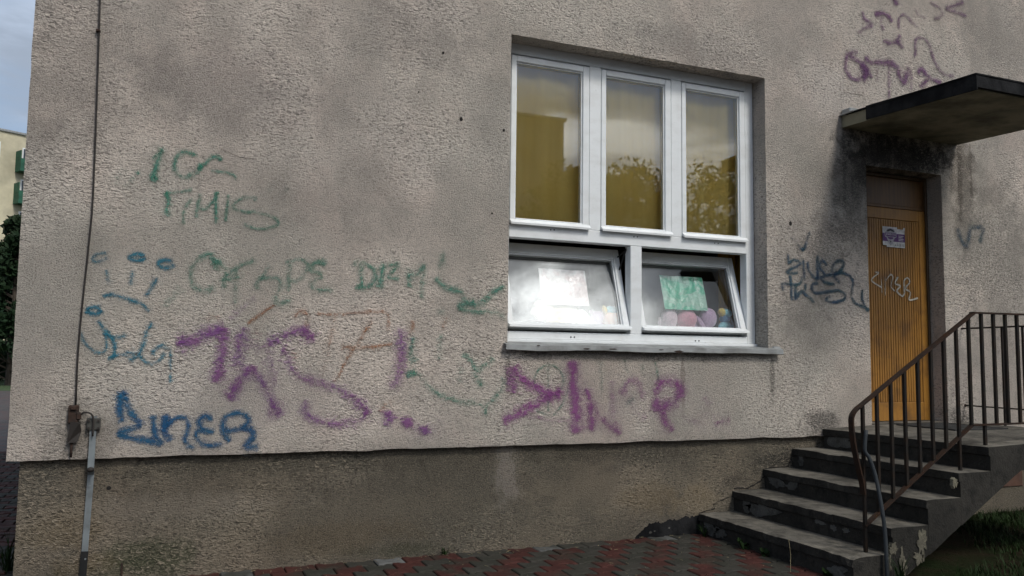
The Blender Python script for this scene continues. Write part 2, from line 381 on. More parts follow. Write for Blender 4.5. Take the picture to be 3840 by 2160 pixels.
# ------------------------------------------------------------------ setting: ground
def ground_mat():
    m, t, b = newmat('soil_and_turf'); p = pos(t)
    n = noisen(t, p, 1.7, 6, .65); f = noisen(t, p, 28, 4, .7)
    c = mixc(t, mapr(t, n, .38, .6), (.013, .020, .007), (.024, .018, .011))
    c = mixc(t, mathn(t, 'MULTIPLY', mapr(t, f, .5, .7), .6), c, (.009, .012, .005))
    L(t, c, b.inputs['Base Color']); b.inputs['Roughness'].default_value = 1.; b.inputs['Specular IOR Level'].default_value = .05; add_bump(t, b, f, .03); return m
M['soil'] = ground_mat()
gm = MB(); gm.add([(-400, -300, -.03), (400, -300, -.03), (400, 500, -.03), (-400, 500, -.03)], [(0, 1, 2, 3)])
ground = tag(gm.build('ground', M['soil']), kind='structure')
def bed_mat():
    m, t, b = newmat('paving_bed'); p = pos(t)
    n = noisen(t, p, 5, 5, .6); br = noisen(t, p, 40, 4, .7)
    L(t, mixc(t, mapr(t, n, .4, .6), (.018, .017, .013), (.03, .028, .02)), b.inputs['Base Color'])
    b.inputs['Roughness'].default_value = .95; add_bump(t, b, br, .01); return m
M['bed'] = bed_mat()
def paving_far():
    m, t, b = newmat('far_paving'); p = pos(t)
    v = N(t, 'ShaderNodeTexBrick'); v.inputs['Scale'].default_value = 1; v.inputs['Brick Width'].default_value = .2; v.inputs['Row Height'].default_value = .14
    v.inputs['Mortar Size'].default_value = .006
    v.inputs['Color1'].default_value = (.085, .036, .03, 1); v.inputs['Color2'].default_value = (.07, .07, .062, 1); v.inputs['Mortar'].default_value = (.02, .018, .014, 1)
    L(t, p, v.inputs['Vector']); n = noisen(t, p, 3, 4)
    L(t, mixc(t, mapr(t, n, .4, .7), v.outputs[0], (.035, .03, .025)), b.inputs['Base Color']); b.inputs['Roughness'].default_value = .8; return m
M['paving_far'] = paving_far()
# paved strip along the wall and round its left corner
pv = MB(); pv.box((-6, -16, -.06), (4.45, 30, -.008))
pavement = tag(pv.build('pavement', M['bed']), kind='structure')
fp = MB(); fp.add([(-6, 8.05, .0), (-.78, 8.05, 0), (-.78, 30, 0), (-6, 30, 0)], [(0, 1, 2, 3)]); fp.add([(-6, -16, 0), (4.1, -16, 0), (4.1, -1.95, 0), (-6, -1.95, 0)], [(0, 1, 2, 3)])
far_paving = fp.build('paving_field', M['paving_far'], pavement)
def paver_mat(name, c1, c2):
    m, t, b = newmat(name); p = pos(t); oi = N(t, 'ShaderNodeObjectInfo')
    n = noisen(t, p, 9, 5, .65); f = noisen(t, p, 110, 3, .7)
    c = mixc(t, mapr(t, n, .36, .66), c1, c2)
    c = mixc(t, mathn(t, 'MULTIPLY', oi.outputs['Random'], .45), c, tuple(x*.55 for x in c2))
    c = mixc(t, mathn(t, 'MULTIPLY', mapr(t, noisen(t, p, 3.1, 4), .44, .66), .75), c, (.026, .026, .019))
    L(t, c, b.inputs['Base Color']); L(t, mapr(t, n, .3, .7, .7, .9), b.inputs['Roughness']); b.inputs['Specular IOR Level'].default_value = .2; add_bump(t, b, f, .002); return m
M['pav_red'] = paver_mat('red_paver', (.066, .022, .017), (.046, .015, .012))
M['pav_grey'] = paver_mat('grey_paver', (.045, .041, .034), (.032, .031, .025))
M['pav_pale'] = paver_mat('pale_paver', (.13, .13, .125), (.09, .09, .085))
H1, H2, LEN, GAP = .0825, .0575, .1, .004
def bone(g, chop=None):
    a = LEN-g; h1 = H1-g; h2 = H2-g
    top = [(-a, h1), (-.062, h1), (-.038, h2), (.038, h2), (.062, h1), (a, h1)]
    return top + [(x, -y) for x, y in reversed(top)]
def paver_mesh(name, mat):
    o, i = bone(GAP), bone(GAP+.006); n = len(o)
    V = [(x, y, -.02) for x, y in o] + [(x, y, .003) for x, y in o] + [(x, y, .009) for x, y in i]
    F = [tuple(range(2*n, 3*n))[::-1]]
    for r in (0, 1): F += [(r*n+k, (r+1)*n+k, (r+1)*n+(k+1) % n, r*n+(k+1) % n) for k in range(n)]
    me = bpy.data.meshes.new(name); me.from_pydata(V, [], F); me.update(); me.materials.append(mat); return me
pmesh = {k: paver_mesh('paver_'+k, M['pav_'+k]) for k in ('red', 'grey', 'pale')}
PITCH_Y = H1+H2
def lay(i, j, x, y, kind):
    o = bpy.data.objects.new('paver', pmesh[kind]); col.objects.link(o); o.parent = pavement
    o.location = (x, y, random.uniform(-.004, .002)); o.rotation_euler = (random.uniform(-.012, .012), random.uniform(-.012, .012), random.uniform(-.012, .012))
rows = 0; count = 0
for j in range(0, 14):
    y = -.035 - j*PITCH_Y
    for i in range(-6, 27):
        x = -.9 + i*.2 + (.1 if j % 2 else 0)
        if x > 4.16: continue
        # keep only those the picture reaches
        v = Vector((x, y, 0))-CAM; d = v.dot(fw); px = 1920+FPX*v.dot(rt)/d; py = 1080-FPX*v.dot(up)/d
        if py > 2300 or px < -80: continue
        kind = 'red' if (i+(j+1)//2) % 2 else 'grey'
        if j == 0: kind = random.choice(('pale', 'red', 'red', 'grey'))
        if j == 1 and kind == 'grey' and random.random() < .2: kind = 'pale'
        lay(i, j, x, y, kind); count += 1
for j in range(1, 58):
    y = j*PITCH_Y
    for i in range(0, 12):
        x = -.86-.1 - i*.2 - (.1 if j % 2 else 0)
        v = Vector((x, y, 0))-CAM; d = v.dot(fw); px = 1920+FPX*v.dot(rt)/d; py = 1080-FPX*v.dot(up)/d
        if px < -60 or py > 2260: continue
        lay(i, j, x, y, 'red' if random.random() < .6 else 'grey'); count += 1

# ------------------------------------------------------------------ the building
bld = empty('rendered_building', (-.8, 0, 0))
tag(bld, 'pinkish grey roughcast building covered in faded graffiti, with white window and ochre door', 'building')
X0, X1, ZT, ZB = -.828, 17.0, 6.6, .76
WX0, WX1, WZ0, WZ1 = 2.37, 4.79, 1.50, 3.895
DX0, DX1, DZ0, DZ1 = 5.944, 6.903, .80, 3.233
YF = .17                                      # window frame plane
def arr(a, b, step, keys):
    ks = [a] + sorted(k for k in keys if a < k < b) + [b]; out = []
    for p, q in zip(ks, ks[1:]):
        n = max(1, round((q-p)/step)); out += [p+(q-p)*i/n for i in range(n)]
    return out + [b]
xs = arr(X0, X1, .07, (WX0, WX1, DX0, DX1)); zs = arr(ZB, ZT, .07, (WZ0, WZ1, DZ1, DZ0))
wm = MB(); vid = {}
def near(a, b): return abs(a-b) < 1e-5
def inside(x, z): return (WX0 < x < WX1 and WZ0 < z < WZ1) or (DX0 < x < DX1 and z < DZ1)
def wv(x, z):
    k = (round(x, 4), round(z, 4))
    if k in vid: return vid[k]
    j = .004; dx = dz = 0; y = 0
    onw = (near(x, WX0) or near(x, WX1)) and WZ0-.01 < z < WZ1+.01 or (near(z, WZ0) or near(z, WZ1)) and WX0-.01 < x < WX1+.01
    ond = (near(x, DX0) or near(x, DX1)) and z < DZ1+.01 or near(z, DZ1) and DX0-.01 < x < DX1+.01
    onb = near(z, ZB) or near(x, X0)
    if onw or ond or onb:
        y = .006; nv = mnoise.noise(Vector((x*9, z*9, 1)))
        dx = j*nv; dz = j*mnoise.noise(Vector((x*9, z*9, 5)))
        if near(z, ZB): dz = .011*mnoise.noise(Vector((x*3.5, 0, 3)))+.006*mnoise.noise(Vector((x*17, 0, 8)))
    vid[k] = len(wm.v); wm.v.append((x+dx, y, z+dz)); return vid[k]
for x, x2 in zip(xs, xs[1:]):
    for z, z2 in zip(zs, zs[1:]):
        if inside((x+x2)/2, (z+z2)/2): continue
        wm.f.append((wv(x, z), wv(x2, z), wv(x2, z2), wv(x, z2)))
# reveals, bottom lip and the side wall, each with vertices of their own
def lip(pts, off):
    V = [wm.v[wv(*p)] for p in pts]; n = len(V)
    W = [(a+off[0], b+off[1], c+off[2]) for a, b, c in V]
    wm.add(V+W, [(i, i+1, n+i+1, n+i) for i in range(n-1)])
zin = [z for z in zs if WZ0-1e-6 <= z <= WZ1+1e-6]; xin = [x for x in xs if WX0-1e-6 <= x <= WX1+1e-6]
for X in (WX0, WX1): lip([(X, z) for z in zin], (0, .34, 0))
for Z in (WZ0, WZ1): lip([(x, Z) for x in xin], (0, .34, 0))
for X in (DX0, DX1): lip([(X, z) for z in zs if z <= DZ1+1e-6], (0, .34, 0))
lip([(x, DZ1) for x in xs if DX0-1e-6 <= x <= DX1+1e-6], (0, .34, 0))
lip([(x, ZB) for x in xs if x <= DX0+1e-6], (0, .12, 0)); lip([(x, ZB) for x in xs if x >= DX1-1e-6], (0, .12, 0))
lip([(X0, z) for z in zs], (0, 9.0, 0))
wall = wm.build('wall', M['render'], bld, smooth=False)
for p in wall.data.polygons: p.use_smooth = True
try: wall.data.set_sharp_from_angle(angle=R(40))
except Exception: pass
pm = MB()
PX0, PY = -.762, .05
pxs = arr(PX0, X1, .12, ())
pm.box((PX0, PY, -.25), (X1, PY+.3, ZB+.03)); pm.box((PX0, PY+.301, -.25), (PX0+.3, 9, ZB+.03))
plinth = pm.build('plinth', M['plinth'], bld)
rf = MB(); rf.box((X0-.2, -.2, ZT), (X1+.2, 9.2, ZT+.2)); rf.build('roof', M['tar'], bld)
# room behind the window: shell only
rm = MB()
rx0, rx1, ry0, ry1, rz0, rz1 = 1.2, 5.7, .36, 5.0, .8, 4.3
rm.add([(rx0,ry0,rz0),(rx1,ry0,rz0),(rx1,ry1,rz0),(rx0,ry1,rz0),(rx0,ry0,rz1),(rx1,ry0,rz1),(rx1,ry1,rz1),(rx0,ry1,rz1)],
       [(0,1,2,3),(4,7,6,5),(1,5,6,2),(2,6,7,3),(3,7,4,0)])
rm.box((rx0, .35, rz0), (WX0, .36, rz1)); rm.box((WX1, .35, rz0), (rx1, .36, rz1)); rm.box((WX0, .35, rz0), (WX1, .36, WZ0)); rm.box((WX0, .35, WZ1), (WX1, .36, rz1))
rm.build('room', M['room'], bld)
isl = MB(); isl.box((WX0-.1, .262, 1.63), (WX1+.1, .60, 1.668), .006); isl.build('inner_sill', M['white'], bld)
ho = MB(); ho.add([(DX0-.1, .32, .5), (DX1+.1, .32, .5), (DX1+.1, .32, 3.4), (DX0-.1, .32, 3.4)], [(0, 1, 2, 3)]); ho.build('door_backing', M['groove'], bld)

# ---- window (frame is the part; transom, mullions, sashes and panes its pieces)
def sc(x, z): k = (YF+5.764)/(.14+5.764); return x*k, 1.4+(z-1.4)*k
ZTOP = 3.90; ZBOT = sc(0, 1.555)[1]
FT = sc(0, 3.80)[1]
XR = sc(4.675, 0)[0]; XL = 2.44; TRT, TRB = sc(0, 2.442)[1], sc(0, 2.34)[1]; BRT = sc(0, 1.614)[1]
fm = MB(); yb = YF+.09
fm.box((WX0+.004, YF, ZBOT), (XL, yb, ZTOP), .004); fm.box((XR, YF, ZBOT), (WX1-.004, yb, ZTOP), .004)
fm.box((XL, YF, FT), (XR, yb, ZTOP), .004); fm.box((XL, YF-.002, ZBOT), (XR, yb, BRT), .004)
fm.box((WX0+.004, YF-.03, ZBOT-.03), (WX1-.004, yb, ZBOT-.001), .004)
window = fm.build('window', M['white'], bld)
tm = MB(); tm.box((XL-.002, YF-.004, TRB), (XR+.002, yb-.002, TRT), .004); tm.build('transom', M['white'], window)
mu = [(3.122, 3.228), (3.904, 4.008)]; ux = []
for a, b_ in mu:
    a, b_ = sc(a, 0)[0], sc(b_, 0)[0]; ux.append((a, b_))
    mm = MB(); mm.box((a, YF-.003, TRT), (b_, yb-.003, FT), .004); mm.build('mullion', M['white'], window)
la, lb = sc(3.507, 0)[0], sc(3.614, 0)[0]
mm = MB(); mm.box((la, YF-.003, BRT), (lb, yb-.003, TRB), .004); mm.build('mullion', M['white'], window)
def sash(x0, x1, z0, z1, tilt=0., wl=.05, drip=True, gm='glass'):
    """frame of four rails and two panes, hinged at its lower edge"""
    s = MB(); st = .058; y0, y1 = YF-.006, YF+.058
    s.box((x0, y0, z0), (x0+st*.72, y1, z1), .004); s.box((x1-st, y0, z0), (x1, y1, z1), .004)
    s.box((x0+st*.72, y0, z1-wl), (x1-st, y1, z1), .004); s.box((x0+st*.72, y0, z0), (x1-st, y1, z0+.045), .004)
    # glazing beads, stepped back
    s.box((x0+st*.72, y0+.014, z0+.045), (x0+st*.72+.01, y1-.01, z1-wl), .002); s.box((x1-st-.012, y0+.014, z0+.045), (x1-st, y1-.01, z1-wl), .002)
    s.box((x0+st*.72+.01, y0+.014, z1-wl-.012), (x1-st-.012, y1-.01, z1-wl), .002)
    if drip: s.prism([(y0, z0+.012), (y0-.032, z0-.010), (y0-.034, z0+.006), (y0, z0+.034)], 0, x0-.002, x1+.002)
    g = MB(); gx0, gx1, gz0, gz1 = x0+st*.72+.008, x1-st-.008, z0+.043, z1-wl-.008
    for yy in (y0+.024, y0+.042): g.add([(gx0, yy, gz0), (gx1, yy, gz0), (gx1, yy, gz1), (gx0, yy, gz1)], [(0, 1, 2, 3)])
    if tilt:
        c, sn = math.cos(tilt), math.sin(tilt)
        for q in (s, g): q.v = [(x, YF+.01+(y-YF-.01)*c+(z-z0)*sn, z0+(z-z0)*c-(y-YF-.01)*sn) for x, y, z in q.v]
    so_ = s.build('sash', M['white'], window); g.build('pane', M[gm], window)
sash(XL+.003, ux[0][0]-.003, TRT+.006, FT-.012); sash(ux[0][1]+.003, ux[1][0]-.003, TRT+.006, FT-.012); sash(ux[1][1]+.003, XR-.003, TRT+.006, FT-.012)
TILT = R(16.5); LZ0 = BRT+.03
sash(XL+.003, la-.004, LZ0, TRB+.012, TILT, .085, True, 'glass_low'); sash(lb+.004, XR-.003, LZ0, TRB+.012, TILT, .085, True, 'glass_low')
def sash_pt(x, z, dy=0.):                      # a point in the tilted lower sash, z measured along it
    c, sn = math.cos(TILT), math.sin(TILT); y = YF-.006+dy
    return Vector((x, YF+.01+(y-YF-.01)*c+(z-LZ0)*sn, LZ0+(z-LZ0)*c-(y-YF-.01)*sn))
# scissor stays of the tilted sashes
for X in (la-.012,):
    q = MB(); a = Vector((X, YF+.05, TRB-.02)); b_ = sash_pt(X-.01, LZ0+.50, .03)
    q.bar(a, b_, .012, .006, (1, 0, 0)); q.bar(a+Vector((0, .0, -.01)), sash_pt(X-.01, LZ0+.64, .03), .012, .006, (1, 0, 0)); q.build('stay', M['black'], window)
for px, py in ((2065, 862), (2078, 862), (2377, 888), (2390, 888), (2680, 912), (2693, 913), (2141, 1264), (2154, 1264), (2608, 1278), (2621, 1278)):
    v = at(px, py, YF-.004); wh = MB(); wh.tube([(v.x, YF-.0065, v.z), (v.x, YF+.01, v.z)], .0055, 8); wh.build('drain_hole', M['black'], window)
# sheet-metal sill, a little bent
sm = MB(); n = 40; V = []; F = []
for i in range(n+1):
    x = 2.335+(4.90-2.335)*i/n; w_ = .006*mnoise.noise(Vector((x*2.1, 0, 4)))+.002*mnoise.noise(Vector((x*9, 3, 4)))
    tail = max(0, (x-4.79)/.11)
    prof = [(YF-.02 if tail == 0 else -.012, 1.535), (.03 if tail == 0 else -.014, 1.523), (-.055, 1.507+w_), (-.057, 1.470+w_*1.6), (-.050, 1.466+w_*1.6), (-.045, 1.50+w_)]
    if x < 2.372: prof[0] = (-.012, 1.520); prof[1] = (-.014, 1.518)
    V += [(x, a, b_) for a, b_ in prof]
    if i:
        o_ = (i-1)*6
        F += [(o_+k, o_+k+1, o_+6+k+1, o_+6+k) for k in range(5)]
sm.add(V, F); sill = sm.build('sill', M['zinc'], window)
for px, py, a, b_ in ((2545, 1318, .05, .012), (2200, 1308, .03, .006), (2300, 1309, .035, .006), (2480, 1312, .03, .005), (2020, 1296, .02, .005)):
    v = at(px, py, -.059)
    o_ = [(v.x+a*math.cos(t)*random.uniform(.6, 1.1), v.z+b_*math.sin(t)*random.uniform(.6, 1.1)) for t in [k*math.pi/5 for k in range(10)]]
    rp = MB(); rp.add([(x, -.0595, z) for x, z in o_], [tuple(range(10))]); rp.build('rust_spot', M['rust'], window)

# ---- curtains, sheets and toys inside
def cloth(name, x0, x1, z0, z1, y, amp, waves, mat, ph=0):
    m = MB(); n = int(waves*14); V = []; F = []
    for i in range(n+1):
        t = i/n; x = x0+(x1-x0)*t
        for k in range(5):
            z = z0+(z1-z0)*k/4; a = amp*(1+.25*math.sin(k+ph))
            yy = y+a*math.sin(2*math.pi*waves*t+ph+.5*math.sin(5*t+k*.3)) + a*.4*math.sin(2*math.pi*waves*2.3*t+ph)
            V += [(x, yy, z)]
        if i: F += [((i-1)*5+k, i*5+k, i*5+k+1, (i-1)*5+k+1) for k in range(4)]
    m.add(V, F); o = m.build(name, mat, None, True, loc=((x0+x1)/2, y, z0))
    md = o.modifiers.new('thickness', 'SOLIDIFY'); md.thickness = .003; return o
tag(cloth('curtain', 2.2, 4.98, 2.37, 4.1, .292, .011, 8, M['curtain']), 'yellow curtain hanging behind the three upper panes', 'curtain')
tag(cloth('drape', 4.66, 5.10, .85, 4.1, .50, .022, 5, M['drape']), 'brown gold drape gathered at the right end of the lower window', 'curtain')
def sheet(x0, x1, z0, z1, mat, name, label):
    m = MB(); nx, nz = 44, 32; V = []; F = []
    for i in range(nx+1):
        for k in range(nz+1):
            x = x0+(x1-x0)*i/nx; z = z0+(z1-z0)*k/nz
            w_ = mnoise.noise(Vector((x*22, z*9, 2)))*.008 + mnoise.noise(Vector((x*60, z*34, 7)))*.0045
            edge = min(1, 6*min(i/nx, 1-i/nx)+.25)
            V.append(sash_pt(x, z, .068+w_*edge))
            if i and k: F.append(((i-1)*(nz+1)+k-1, i*(nz+1)+k-1, i*(nz+1)+k, (i-1)*(nz+1)+k))
    m.add(V, F); c = sash_pt((x0+x1)/2, z0, .07)
    return tag(m.build(name, mat, None, True, loc=c), label, 'sheet')
def sheet_mat(name, c1, c2):
    m, t, b = newmat(name); p = pos(t)
    n = noisen(t, p, 7, 4, .6, .8)
    L(t, mixc(t, mapr(t, n, .42, .58), c1, c2), b.inputs['Base Color'])
    b.inputs['Roughness'].default_value = .22; b.inputs['Coat Weight'].default_value = .6; b.inputs['Coat Roughness'].default_value = .08
    add_bump(t, b, noisen(t, p, 30, 3, .6, 1.2), .012, .8); return m
def sx(px, py, y=.25): return at(px, py, y).x
sheet(sx(2043, 1090), sx(2220, 1090), 1.865, 2.175, sheet_mat('pale_pink_foil', (.72, .60, .60), (.82, .78, .78)), 'plastic_sleeve', 'crinkled pale pink plastic sleeve on the lower pane that is washed out by sky glare')
sheet(sx(2504, 1110), sx(2666, 1110), 1.865, 2.175, sheet_mat('green_foil', (.06, .42, .26), (.35, .55, .46)), 'plastic_sleeve', 'crinkled green plastic sleeve on a lower pane above the pink plush toys')
def plush(name, c): 
    m, t, b = newmat(name); p = pos(t)
    L(t, mixc(t, mapr(t, noisen(t, p, 60, 3), .35, .65), c, tuple(x*.8 for x in c)), b.inputs['Base Color'])
    b.inputs['Roughness'].default_value = .95; b.inputs['Sheen Weight'].default_value = .5
    add_bump(t, b, noisen(t, p, 220, 3, .7), .004); return m
PL = {k: plush('plush_'+k, v) for k, v in dict(pale=(.80, .62, .70), pink=(.75, .36, .46), lilac=(.60, .42, .62), blue=(.28, .60, .68), navy=(.10, .22, .38), yellow=(.82, .62, .16),
     cream=(.78, .72, .58), white=(.82, .84, .84), purple=(.30, .17, .30), peach=(.85, .55, .42)).items()}
SZ = 1.668
def toy(name, label, px, y, parts, group=None):
    y -= .035; x = at(px, 1215, y).x; e = empty(name, (x, y, SZ)); tag(e, label, 'toy', group)
    for nm, mat, c, r, rot in parts:
        m = MB(); rr = Matrix.Rotation(R(rot[1]), 3, rot[0]) if rot else None
        k_ = 1.12; m.ell((x+c[0]*k_, y+c[1], SZ+c[2]*k_), [q_*k_ for q_ in r[:1]]+[r[1]]+[r[2]*k_], 24, 14, rr, .04); m.build(nm, PL[mat], e, True)
    return e
toy('plush_toy', 'pale pink plush toy seen from behind beside a rose one', 2509, .385, [('head', 'pale', (0, 0, .085), (.068, .062, .080), None), ('ear', 'pale', (.055, .02, .05), (.022, .018, .05), ('Y', 25)), ('ear', 'pale', (-.055, .02, .05), (.022, .018, .05), ('Y', -25)), ('body', 'pale', (0, .06, .05), (.06, .055, .05), None)])
toy('plush_toy', 'rose pink plush toy with a round back between two paler ones', 2574, .39, [('head', 'pink', (0, 0, .085), (.088, .07, .082), ('Y', 15)), ('ear', 'lilac', (-.075, .03, .11), (.03, .02, .035), ('Y', -30)), ('body', 'pink', (.02, .07, .05), (.075, .06, .05), None), ('ear', 'lilac', (.085, .02, .06), (.018, .02, .06), ('Y', -25))])
toy('plush_toy', 'lilac plush toy with one long drooping ear', 2655, .385, [('head', 'lilac', (0, 0, .100), (.074, .066, .080), None), ('ear', 'lilac', (-.075, -.02, .055), (.018, .014, .075), ('Y', -38)), ('ear', 'lilac', (.06, .03, .09), (.02, .015, .05), ('Y', 20)), ('body', 'lilac', (-.02, .07, .05), (.07, .055, .05), None)])
toy('plush_toy', 'small plush doll in a pale blue suit and yellow and blue cap', 2718, .40, [('body', 'blue', (0, 0, .04), (.055, .045, .042), None), ('arm', 'blue', (-.045, -.02, .03), (.03, .022, .022), ('Y', 30)), ('arm', 'blue', (.05, -.01, .03), (.03, .022, .022), ('Y', -30)), ('head', 'navy', (0, 0, .10), (.043, .042, .04), None), ('cap', 'blue', (.01, 0, .145), (.052, .05, .038), ('Y', 10)), ('cap_brim', 'yellow', (-.035, -.012, .150), (.036, .034, .032), ('Y', 35))])
toy('plush_toy', 'large cream plush dog lying behind the glaring pane', 2105, .42, [('body', 'cream', (0, 0, .09), (.17, .08, .10), ('Y', 6)), ('head', 'cream', (-.15, -.01, .12), (.085, .075, .08), None), ('muzzle', 'cream', (-.21, -.03, .10), (.045, .04, .036), None), ('ear', 'cream', (-.12, -.06, .10), (.028, .016, .06), ('Y', 15)), ('leg', 'cream', (.12, -.05, .03), (.07, .032, .030), None), ('leg', 'cream', (-.08, -.06, .03), (.07, .032, .030), None)])
toy('plush_toy', 'white plush leg shaped toy slumped against the cream dog', 2195, .37, [('body', 'white', (0, 0, .06), (.032, .034, .075), ('Y', -32)), ('foot', 'white', (.055, -.01, .022), (.034, .03, .022), None), ('head', 'white', (-.04, .01, .105), (.034, .032, .03), None)])
toy('plush_toy', 'small purple plush animal with round ears', 2238, .40, [('head', 'purple', (0, 0, .075), (.055, .05, .052), None), ('ear', 'purple', (-.045, 0, .115), (.016, .012, .016), None), ('ear', 'purple', (.045, 0, .115), (.016, .012, .016), None), ('body', 'purple', (0, .02, .03), (.06, .05, .034), None)])
toy('plush_toy', 'peach plush toy wearing a light blue cap with yellow brim', 2292, .385, [('head', 'peach', (0, 0, .072), (.072, .062, .074), None), ('cap', 'blue', (0, 0, .125), (.060, .055, .042), None), ('cap_brim', 'yellow', (-.065, -.02, .132), (.020, .018, .034), ('Y', -25)), ('body', 'peach', (.0, .06, .04), (.06, .05, .04), None)])

# ---- door
YD = .18
LZB, LZT = .862, 2.895; LX0, LX1 = DX0+.045, 6.872
dm = MB(); SX0, SX1, SB, STP = LX0+.10, 6.79, 1.035, 2.787
dm.box((LX0, YD, LZB), (SX0, YD+.045, LZT), .004); dm.box((SX1, YD, LZB), (LX1, YD+.045, LZT), .004)
dm.box((SX0, YD, LZB), (SX1, YD+.045, SB), .004); dm.box((SX0, YD, STP), (SX1, YD+.045, LZT), .004)
door = dm.build('door', M['door'], bld)
gb = MB(); gb.box((SX0, YD+.021, SB), (SX1, YD+.035, STP)); gb.build('door_panel', M['groove'], door)
ns = 23; pw = (SX1-SX0)/ns; sm_ = MB(); sm_.box((-pw/2+.003, 0, SB+.002), (pw/2-.003, .015, STP-.002), .0025)
sme = None
for i in range(ns):
    if sme is None:
        o = sm_.build('slat', M['door'], door); sme = o.data
    else:
        o = bpy.data.objects.new('slat', sme); col.objects.link(o); o.parent = door; o.matrix_parent_inverse = pinv(door)
    o.location = (SX0+pw*(i+.5), YD+.006+random.uniform(-.001, .001), 0)
fr = MB(); fr.box((DX0+.004, YD-.012, .84), (LX0-.004, YD+.07, 3.225), .004); fr.box((LX1+.004, YD-.012, .84), (DX1-.004, YD+.07, 3.225), .004)
fr.box((LX0-.004, YD-.012, 3.195), (LX1+.004, YD+.07, 3.225), .003)
fr.build('door_frame', M['door_frame'], bld)
tp = MB(); tp.box((LX0-.003, YD+.012, LZT+.03), (LX1+.003, YD+.04, 3.194), .004); tp.box((LX0-.003, YD+.002, LZT+.004), (LX1+.003, YD+.04, LZT+.029), .003)
tp.build('transom_panel', door_mat('shaded_transom_paint', (.17, .078, .018), (.12, .056, .014), (.06, .03, .01)), bld)  # door-coloured panel darkened, canopy shade put into its paint
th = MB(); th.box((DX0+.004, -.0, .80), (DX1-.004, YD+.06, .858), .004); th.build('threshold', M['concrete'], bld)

# sticker on the door, one curled corner
YS = YD-.004
a = at(3308, 849, YS); b_ = at(3393, 935, YS)
SXa, SXb, SZa, SZb = a.x, b_.x, 2.515, 2.712
stk = empty('sticker', ((SXa+SXb)/2, YS, SZa)); tag(stk, 'small torn white and purple advertising sticker on the ochre door', 'sticker')
flat = lambda n, c: simple(n, c, .5, scale=30)
MW, MP, MK, MG = flat('sticker_white', (.62, .60, .58)), flat('sticker_purple', (.10, .025, .15)), flat('sticker_ink', (.012, .01, .016)), flat('sticker_grey', (.36, .34, .37))
W_, H_ = SXb-SXa, SZb-SZa
def sp2(u, v, lift=0): return (SXa+u*W_, YS-lift-.0025-.010*max(0, .25-u)*max(0, .3-v)*30*.25-.02*max(0, u-.7)*max(0, v-.8)*6, SZa+v*H_)
def poly2(pts, mat, name, lift):
    m = MB(); m.add([sp2(u, v, lift) for u, v in pts], [tuple(range(len(pts)))]); return m.build(name, mat, stk)
pb = MB(); n = 12; V = []; F = []
for i in range(n+1):
    for k in range(n+1):
        V.append(sp2(i/n, k/n - (.06*(i/n < .35)*(1-k/n)*0)))
        if i and k and not (i <= 2 and k == 1) and not (i in (9, 10, 11) and k == n): F.append(((i-1)*(n+1)+k-1, i*(n+1)+k-1, i*(n+1)+k, (i-1)*(n+1)+k))
pb.add(V, F); pb.build('backing', MW, stk)
poly2([(.0, .28), (1, .28), (1, .68), (0, .68)], MP, 'band', .0012)
poly2([(.08, .72), (.10, .50), (.17, .47), (.27, .18), (.35, .06), (.43, .18), (.54, .47), (.61, .50), (.63, .72), (.56, .78), (.50, .90), (.35, .96), (.2, .90), (.14, .78)], MG, 'crest', .0022)
poly2([(.1, .70), (.12, .52), (.59, .52), (.61, .70)], MP, 'crest_band', .003)
poly2([(.17, .76), (.22, .86), (.35, .91), (.48, .86), (.53, .76), (.46, .76), (.35, .81), (.24, .76)], MK, 'crest_arch', .003)
poly2([(.22, .49), (.48, .49), (.45, .41), (.35, .38), (.25, .41)], MP, 'crest_bowl', .003)
star = [(.35+(.045 if k % 2 == 0 else .02)*math.sin(k*math.pi/5), .27+(.075 if k % 2 == 0 else .03)*math.cos(k*math.pi/5)) for k in range(10)]
poly2(star, MK, 'star', .003)
for k in range(4): poly2([(.71, .59-.075*k), (.71+(.24, .19, .22, .21)[k], .59-.075*k), (.71+(.24, .19, .22, .21)[k], .565-.075*k), (.71, .565-.075*k)], MW, 'text_line', .0022)
def text(s, u, v, wd, hg, mat, lift):
    c = bpy.data.curves.new('lettering', 'FONT'); c.body = s; c.size = 1
    o = bpy.data.objects.new('lettering', c); col.objects.link(o); dg = bpy.context.evaluated_depsgraph_get()
    me = bpy.data.meshes.new_from_object(o.evaluated_get(dg)); bpy.data.objects.remove(o)
    X = [q.co.x for q in me.vertices]; Y = [q.co.y for q in me.vertices]; xa, xb, ya, yb_ = min(X), max(X), min(Y), max(Y)
    for q in me.vertices: q.co = sp2(u+wd*(q.co.x-xa)/(xb-xa), v+hg*(q.co.y-ya)/(yb_-ya), lift)
    me.materials.clear(); me.materials.append(mat); o = bpy.data.objects.new('lettering', me); col.objects.link(o); o.parent = stk; o.matrix_parent_inverse = pinv(stk)
text('JUWENTUS', .13, .545, .45, .13, MW, .0038); text('636 20 05', .55, .07, .42, .12, MK, .0016)

